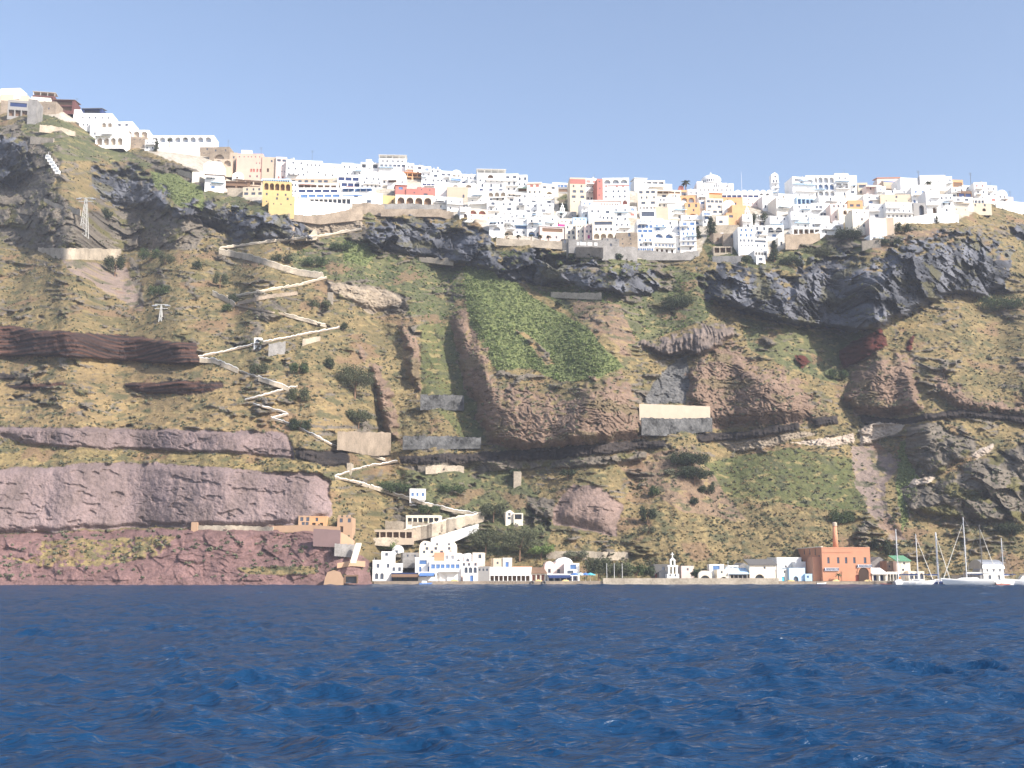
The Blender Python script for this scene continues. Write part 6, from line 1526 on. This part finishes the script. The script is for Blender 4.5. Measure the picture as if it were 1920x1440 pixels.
for q in [
 (293, 284, 14, 26, 'dark', "dark cypress before the left end of the long arcade", 1, 'tree', 'cypress_tree', 1),
 (1290+18, 447, 22, 26, 'dark', "dark conifer touching the right white hotel front", 1, 'tree', 'conifer_tree', 1),
 (1333, 440, 26, 38, 'dark', "tall dark conifer between the white hotel and the yellow cube", 1, 'tree', 'conifer_tree', 1),
 (1425, 424, 26, 30, 'dark', "round dark tree beside the white bell gable church", 1, 'tree', 'broadleaf_tree', 0),
 (1592, 448, 46, 32, 'dark', "dark bushy knoll top in front of the creamy arched house", 0, 'bush', 'shrub', 0),
 (1668, 462, 40, 22, 'dark', "dark bushes right of the square pale parking wall", 0, 'bush', 'shrub', 0),
 (1692, 436, 26, 24, 'dark', "dark bush below the beige wall of the grey-white hotel", 0, 'bush', 'shrub', 0),
 (1757, 418, 10, 14, 'dark', "small dark cypress before the long low white wall", 1, 'tree', 'cypress_tree', 1),
 (1400, 500, 20, 22, 'mid', "green tree left of the bottom white cube", 1, 'tree', 'broadleaf_tree', 0),
 (1452, 488, 26, 40, 'dark', "dark conifer right of the lowest white balcony house", 1, 'tree', 'conifer_tree', 1),
 (1482, 500, 44, 26, 'dark', "broad dark bush on the crag edge right of the white cascade", 0, 'bush', 'shrub', 0),
 (1530, 482, 60, 26, 'olive', "broad olive thicket above the right crag", 0, 'bush', 'shrub', 0),
 (1160, 486, 20, 14, 'dark', "dark bush at the foot of the grey terrace wall", 0, 'bush', 'shrub', 0),
 (1084, 486, 30, 16, 'dark', "dark bush under the grey building with the arched window", 0, 'bush', 'shrub', 0),
 (215, 518, 34, 44, 'dark', "dark forked conifer below the long pale terrace wall", 1, 'tree', 'conifer_tree', 0),
 (200, 412, 24, 24, 'dark', "round dark bush right of the tall cable car pylon", 0, 'bush', 'shrub', 0),
 (282, 488, 36, 28, 'mid', "green bush right of the long pale terrace wall", 0, 'bush', 'shrub', 0),
 (310, 495, 26, 30, 'olive', "olive bush on the slope right of the terrace wall", 0, 'bush', 'shrub', 0),
 (370, 506, 20, 22, 'dark', "small dark tree left of the second path leg", 0, 'bush', 'shrub', 0),
 (296, 555, 36, 30, 'mid', "round green bush above the small cable car pylon", 0, 'bush', 'shrub', 0),
 (412, 540, 26, 36, 'olive', "olive tree above the third path leg", 1, 'tree', 'broadleaf_tree', 0),
 (436, 568, 22, 24, 'dark', "dark bush at the left bend of the third path leg", 0, 'bush', 'shrub', 0),
 (425, 585, 22, 20, 'mid', "green bush under the left bend of the third path leg", 0, 'bush', 'shrub', 0),
 (530, 492, 36, 20, 'dark', "dark bushes above the second path leg", 0, 'bush', 'shrub', 0),
 (590, 500, 40, 24, 'mid', "green thicket at the right end of the second path leg", 0, 'bush', 'shrub', 0),
 (640, 470, 40, 24, 'mid', "bright green thicket below the path's upper end", 0, 'bush', 'shrub', 0),
 (600, 580, 34, 26, 'olive', "olive bushes left of the pale strata", 0, 'bush', 'shrub', 0),
 (645, 622, 16, 18, 'dark', "small tree at the sharp right bend of the path", 1, 'tree', 'broadleaf_tree', 0),
 (618, 692, 22, 28, 'dark', "dark pointed bush right of the fifth path leg", 0, 'bush', 'shrub', 0),
 (665, 745, 66, 68, 'olive', "big grey-green tree left of the upright brown rib", 1, 'tree', 'broadleaf_tree', 0),
 (672, 800, 44, 34, 'olive', "lower grey-green tree beneath the big one by the brown rib", 1, 'tree', 'broadleaf_tree', 0),
 (560, 752, 38, 30, 'olive', "olive bush right of the short white sixth path leg", 0, 'bush', 'shrub', 0),
 (562, 806, 34, 30, 'dark', "dark bush beside the long eighth path leg", 0, 'bush', 'shrub', 0),
 (484, 700, 30, 30, 'olive', "olive bush under the white shrine", 0, 'bush', 'shrub', 0),
 (560, 700, 30, 30, 'mid', "green bush in the gully right of the white shrine", 0, 'bush', 'shrub', 0),
 (1270, 580, 56, 36, 'dark', "dark green thicket below the white hotels on the middle slope", 0, 'bush', 'shrub', 0),
 (1048, 575, 22, 14, 'dark', "round dark bush below the isolated pale wall", 0, 'bush', 'shrub', 0),
 (1572, 712, 34, 28, 'mid', "round green bush under the dark red rock", 0, 'bush', 'shrub', 0),
 (1880, 582, 80, 36, 'mid', "broad dark green thicket at the right edge below the crag", 0, 'bush', 'shrub', 0),
 (1295, 882, 60, 40, 'dark', "large dark pine on the lower grassy slope, uppermost of its group", 1, 'tree', 'pine_tree', 0),
 (1302, 906, 60, 34, 'dark', "large dark pine just below the uppermost one", 1, 'tree', 'pine_tree', 0),
 (1272, 868, 26, 22, 'mid', "green bush at the upper left of the large dark pines", 0, 'bush', 'shrub', 0),
 (1325, 926, 28, 24, 'dark', "small dark tree right below the large pines", 0, 'bush', 'shrub', 0),
 (1302, 946, 18, 16, 'dark', "small round dark bush on bare ground below the pines", 0, 'bush', 'shrub', 0),
 (1226, 930, 22, 22, 'mid', "round green bush left of the lower pines", 0, 'bush', 'shrub', 0),
 (1255, 890, 22, 14, 'sage', "grey-green bush left of the large pines", 0, 'bush', 'shrub', 0),
 (1214, 982, 26, 34, 'dark', "lone dark pine right of the pinkish rock face", 1, 'tree', 'pine_tree', 0),
 (1216, 998, 26, 14, 'sage', "pale bush under the lone dark pine", 0, 'bush', 'shrub', 0),
 (1577, 982, 42, 34, 'mid', "green bush above the factory chimney", 0, 'bush', 'shrub', 0),
 (1652, 1030, 34, 24, 'dark', "dark bush above the grey gabled stone house", 0, 'bush', 'shrub', 0),
 (1672, 1042, 26, 22, 'dark', "dark bush above the green-roofed tower house", 0, 'bush', 'shrub', 0),
 (1894, 1003, 42, 32, 'dark', "round dark bush above the rightmost yacht mast", 0, 'bush', 'shrub', 0),
 (1064, 898, 26, 20, 'dark', "small dark tree under the black lava band", 1, 'tree', 'broadleaf_tree', 0),
 (964, 896, 24, 18, 'dark', "small tree left of the square stone turret", 1, 'tree', 'broadleaf_tree', 0),
 (720, 1037, 38, 27, 'bright', "round bright green tree above the leftmost harbour house", 1, 'tree', 'broadleaf_tree', 0),
 (805, 968, 34, 26, 'mid', "round green tree above the cream stable", 1, 'tree', 'broadleaf_tree', 0),
 (740, 925, 56, 30, 'mid', "green fig bushes above the last long path leg", 0, 'bush', 'shrub', 0),
 (846, 926, 40, 24, 'mid', "green bush right of the lone white house", 0, 'bush', 'shrub', 0),
 (910, 1038, 56, 54, 'olive', "large spreading tree above the cream mansion's right side", 1, 'tree', 'broadleaf_tree', 0),
 (974, 1048, 62, 66, 'olive', "largest dark green tree above the harbour colonnade", 1, 'tree', 'broadleaf_tree', 0),
 (925, 975, 40, 34, 'olive', "grey-green tree left of the tiny chapel", 1, 'tree', 'broadleaf_tree', 0),
 (1014, 1046, 44, 28, 'bright', "bright green fig tree left of the long stone wall", 1, 'tree', 'broadleaf_tree', 0),
 (1122, 1088, 44, 54, 'olive', "tall tamarisk at the left of the quay tree row", 1, 'tree', 'tamarisk_tree', 0),
 (1160, 1090, 56, 40, 'olive', "broad tamarisk in the middle of the quay tree row", 1, 'tree', 'tamarisk_tree', 0),
 (1192, 1090, 40, 34, 'mid', "rounded tamarisk at the right of the quay tree row", 1, 'tree', 'tamarisk_tree', 0),
 (1220, 1088, 22, 26, 'dark', "narrow dark tree left of the dark grey shed", 1, 'tree', 'broadleaf_tree', 0),
 (1306, 1088, 22, 20, 'dark', "dark tree between the pinkish house and the round-vaulted boat house", 1, 'tree', 'broadleaf_tree', 0),
 (1080, 1046, 40, 18, 'sage', "grey-green bush at the stone wall behind the vaulted harbour houses", 0, 'bush', 'shrub', 0),
]: bush(*q[:6], trunk=bool(q[6]), cat=q[7], name=q[8], conif=bool(q[9]))
# ------------------------------------------------------------------ low scrub that covers the slope: nobody could count it
R_ = np.random.RandomState(5)
def scatter(name, lab, cls, n, mat, wr_, leaf, box=None, dens=None, cat='scrub'):
    V, Q = [], []; got = 0; tries = 0
    x0, x1, y0, y1 = box or (-20, 1940, 190, 1086)
    while got < n and tries < n*30:
        tries += 1; px, py = R_.uniform(x0, x1), R_.uniform(y0, y1)
        i = int(np.clip(np.searchsorted(xs, px), 1, NX-1))
        if py < T[i]+6: continue
        if clsat(px, py) not in cls: continue
        if dens and dens(px, py) < R_.rand(): continue
        Y = terY(px, py); a = P(px, py, Y); w = R_.uniform(*wr_)
        leaves(leaf, a[0], a[1]-.1, a[2]+w*.15, w, w*.8, w*.55, w*.26, R_, V, Q); got += 1
    o = crown_obj(name, V, Q, LM[mat]); o['kind'] = 'stuff'; o['label'] = lab; o['category'] = cat
NZ = fbm(np.arange(2000)[:, None]/70.+np.zeros((1, 1200)), np.arange(1200)[None, :]/40.+np.zeros((2000, 1)), 3, 401)
nzf = lambda px, py: 1.0 if NZ[int(max(0, px)), int(py)] > -.05 else .25
scatter('dark_scrub', "dark low bushes dotted all over the slope", ('grass', 'gold', 'dry', 'bare', 'rock', 'scrubg'), 2600, 'dark', (.3, .8), 22, dens=nzf)
scatter('sage_scrub', "grey-green low scrub dotted over the slope", ('grass', 'gold', 'dry', 'olive', 'scrubg', 'rock', 'tuff', 'redmauve'), 4200, 'sage', (.4, 1.2), 24, dens=nzf)
scatter('olive_scrub', "olive low scrub dotted over the slope", ('grass', 'gold', 'scrubg', 'olive', 'rock', 'basalt', 'bare', 'scree'), 3400, 'olive', (.4, 1.1), 24, dens=nzf)
scatter('gold_grass', "dry golden grass tufts all over the slope", ('grass', 'gold', 'dry', 'olive'), 4200, 'gold', (.35, .9), 20)
scatter('brown_scrub', "brown dead scrub on the slope", ('grass', 'rock', 'bare', 'scrubg', 'tuff', 'basalt'), 2600, 'brown', (.35, 1.0), 20)
scatter('cactus_thicket', "dense green prickly pear thicket over the middle spur", ('bright',), 3600, 'cactus', (.5, 1.1), 26)
scatter('green_thicket', "bright green scrub mixed in the prickly pear thicket", ('bright', 'scrubg'), 1500, 'bright', (.4, 1.0), 24, box=(540, 1340, 430, 740))
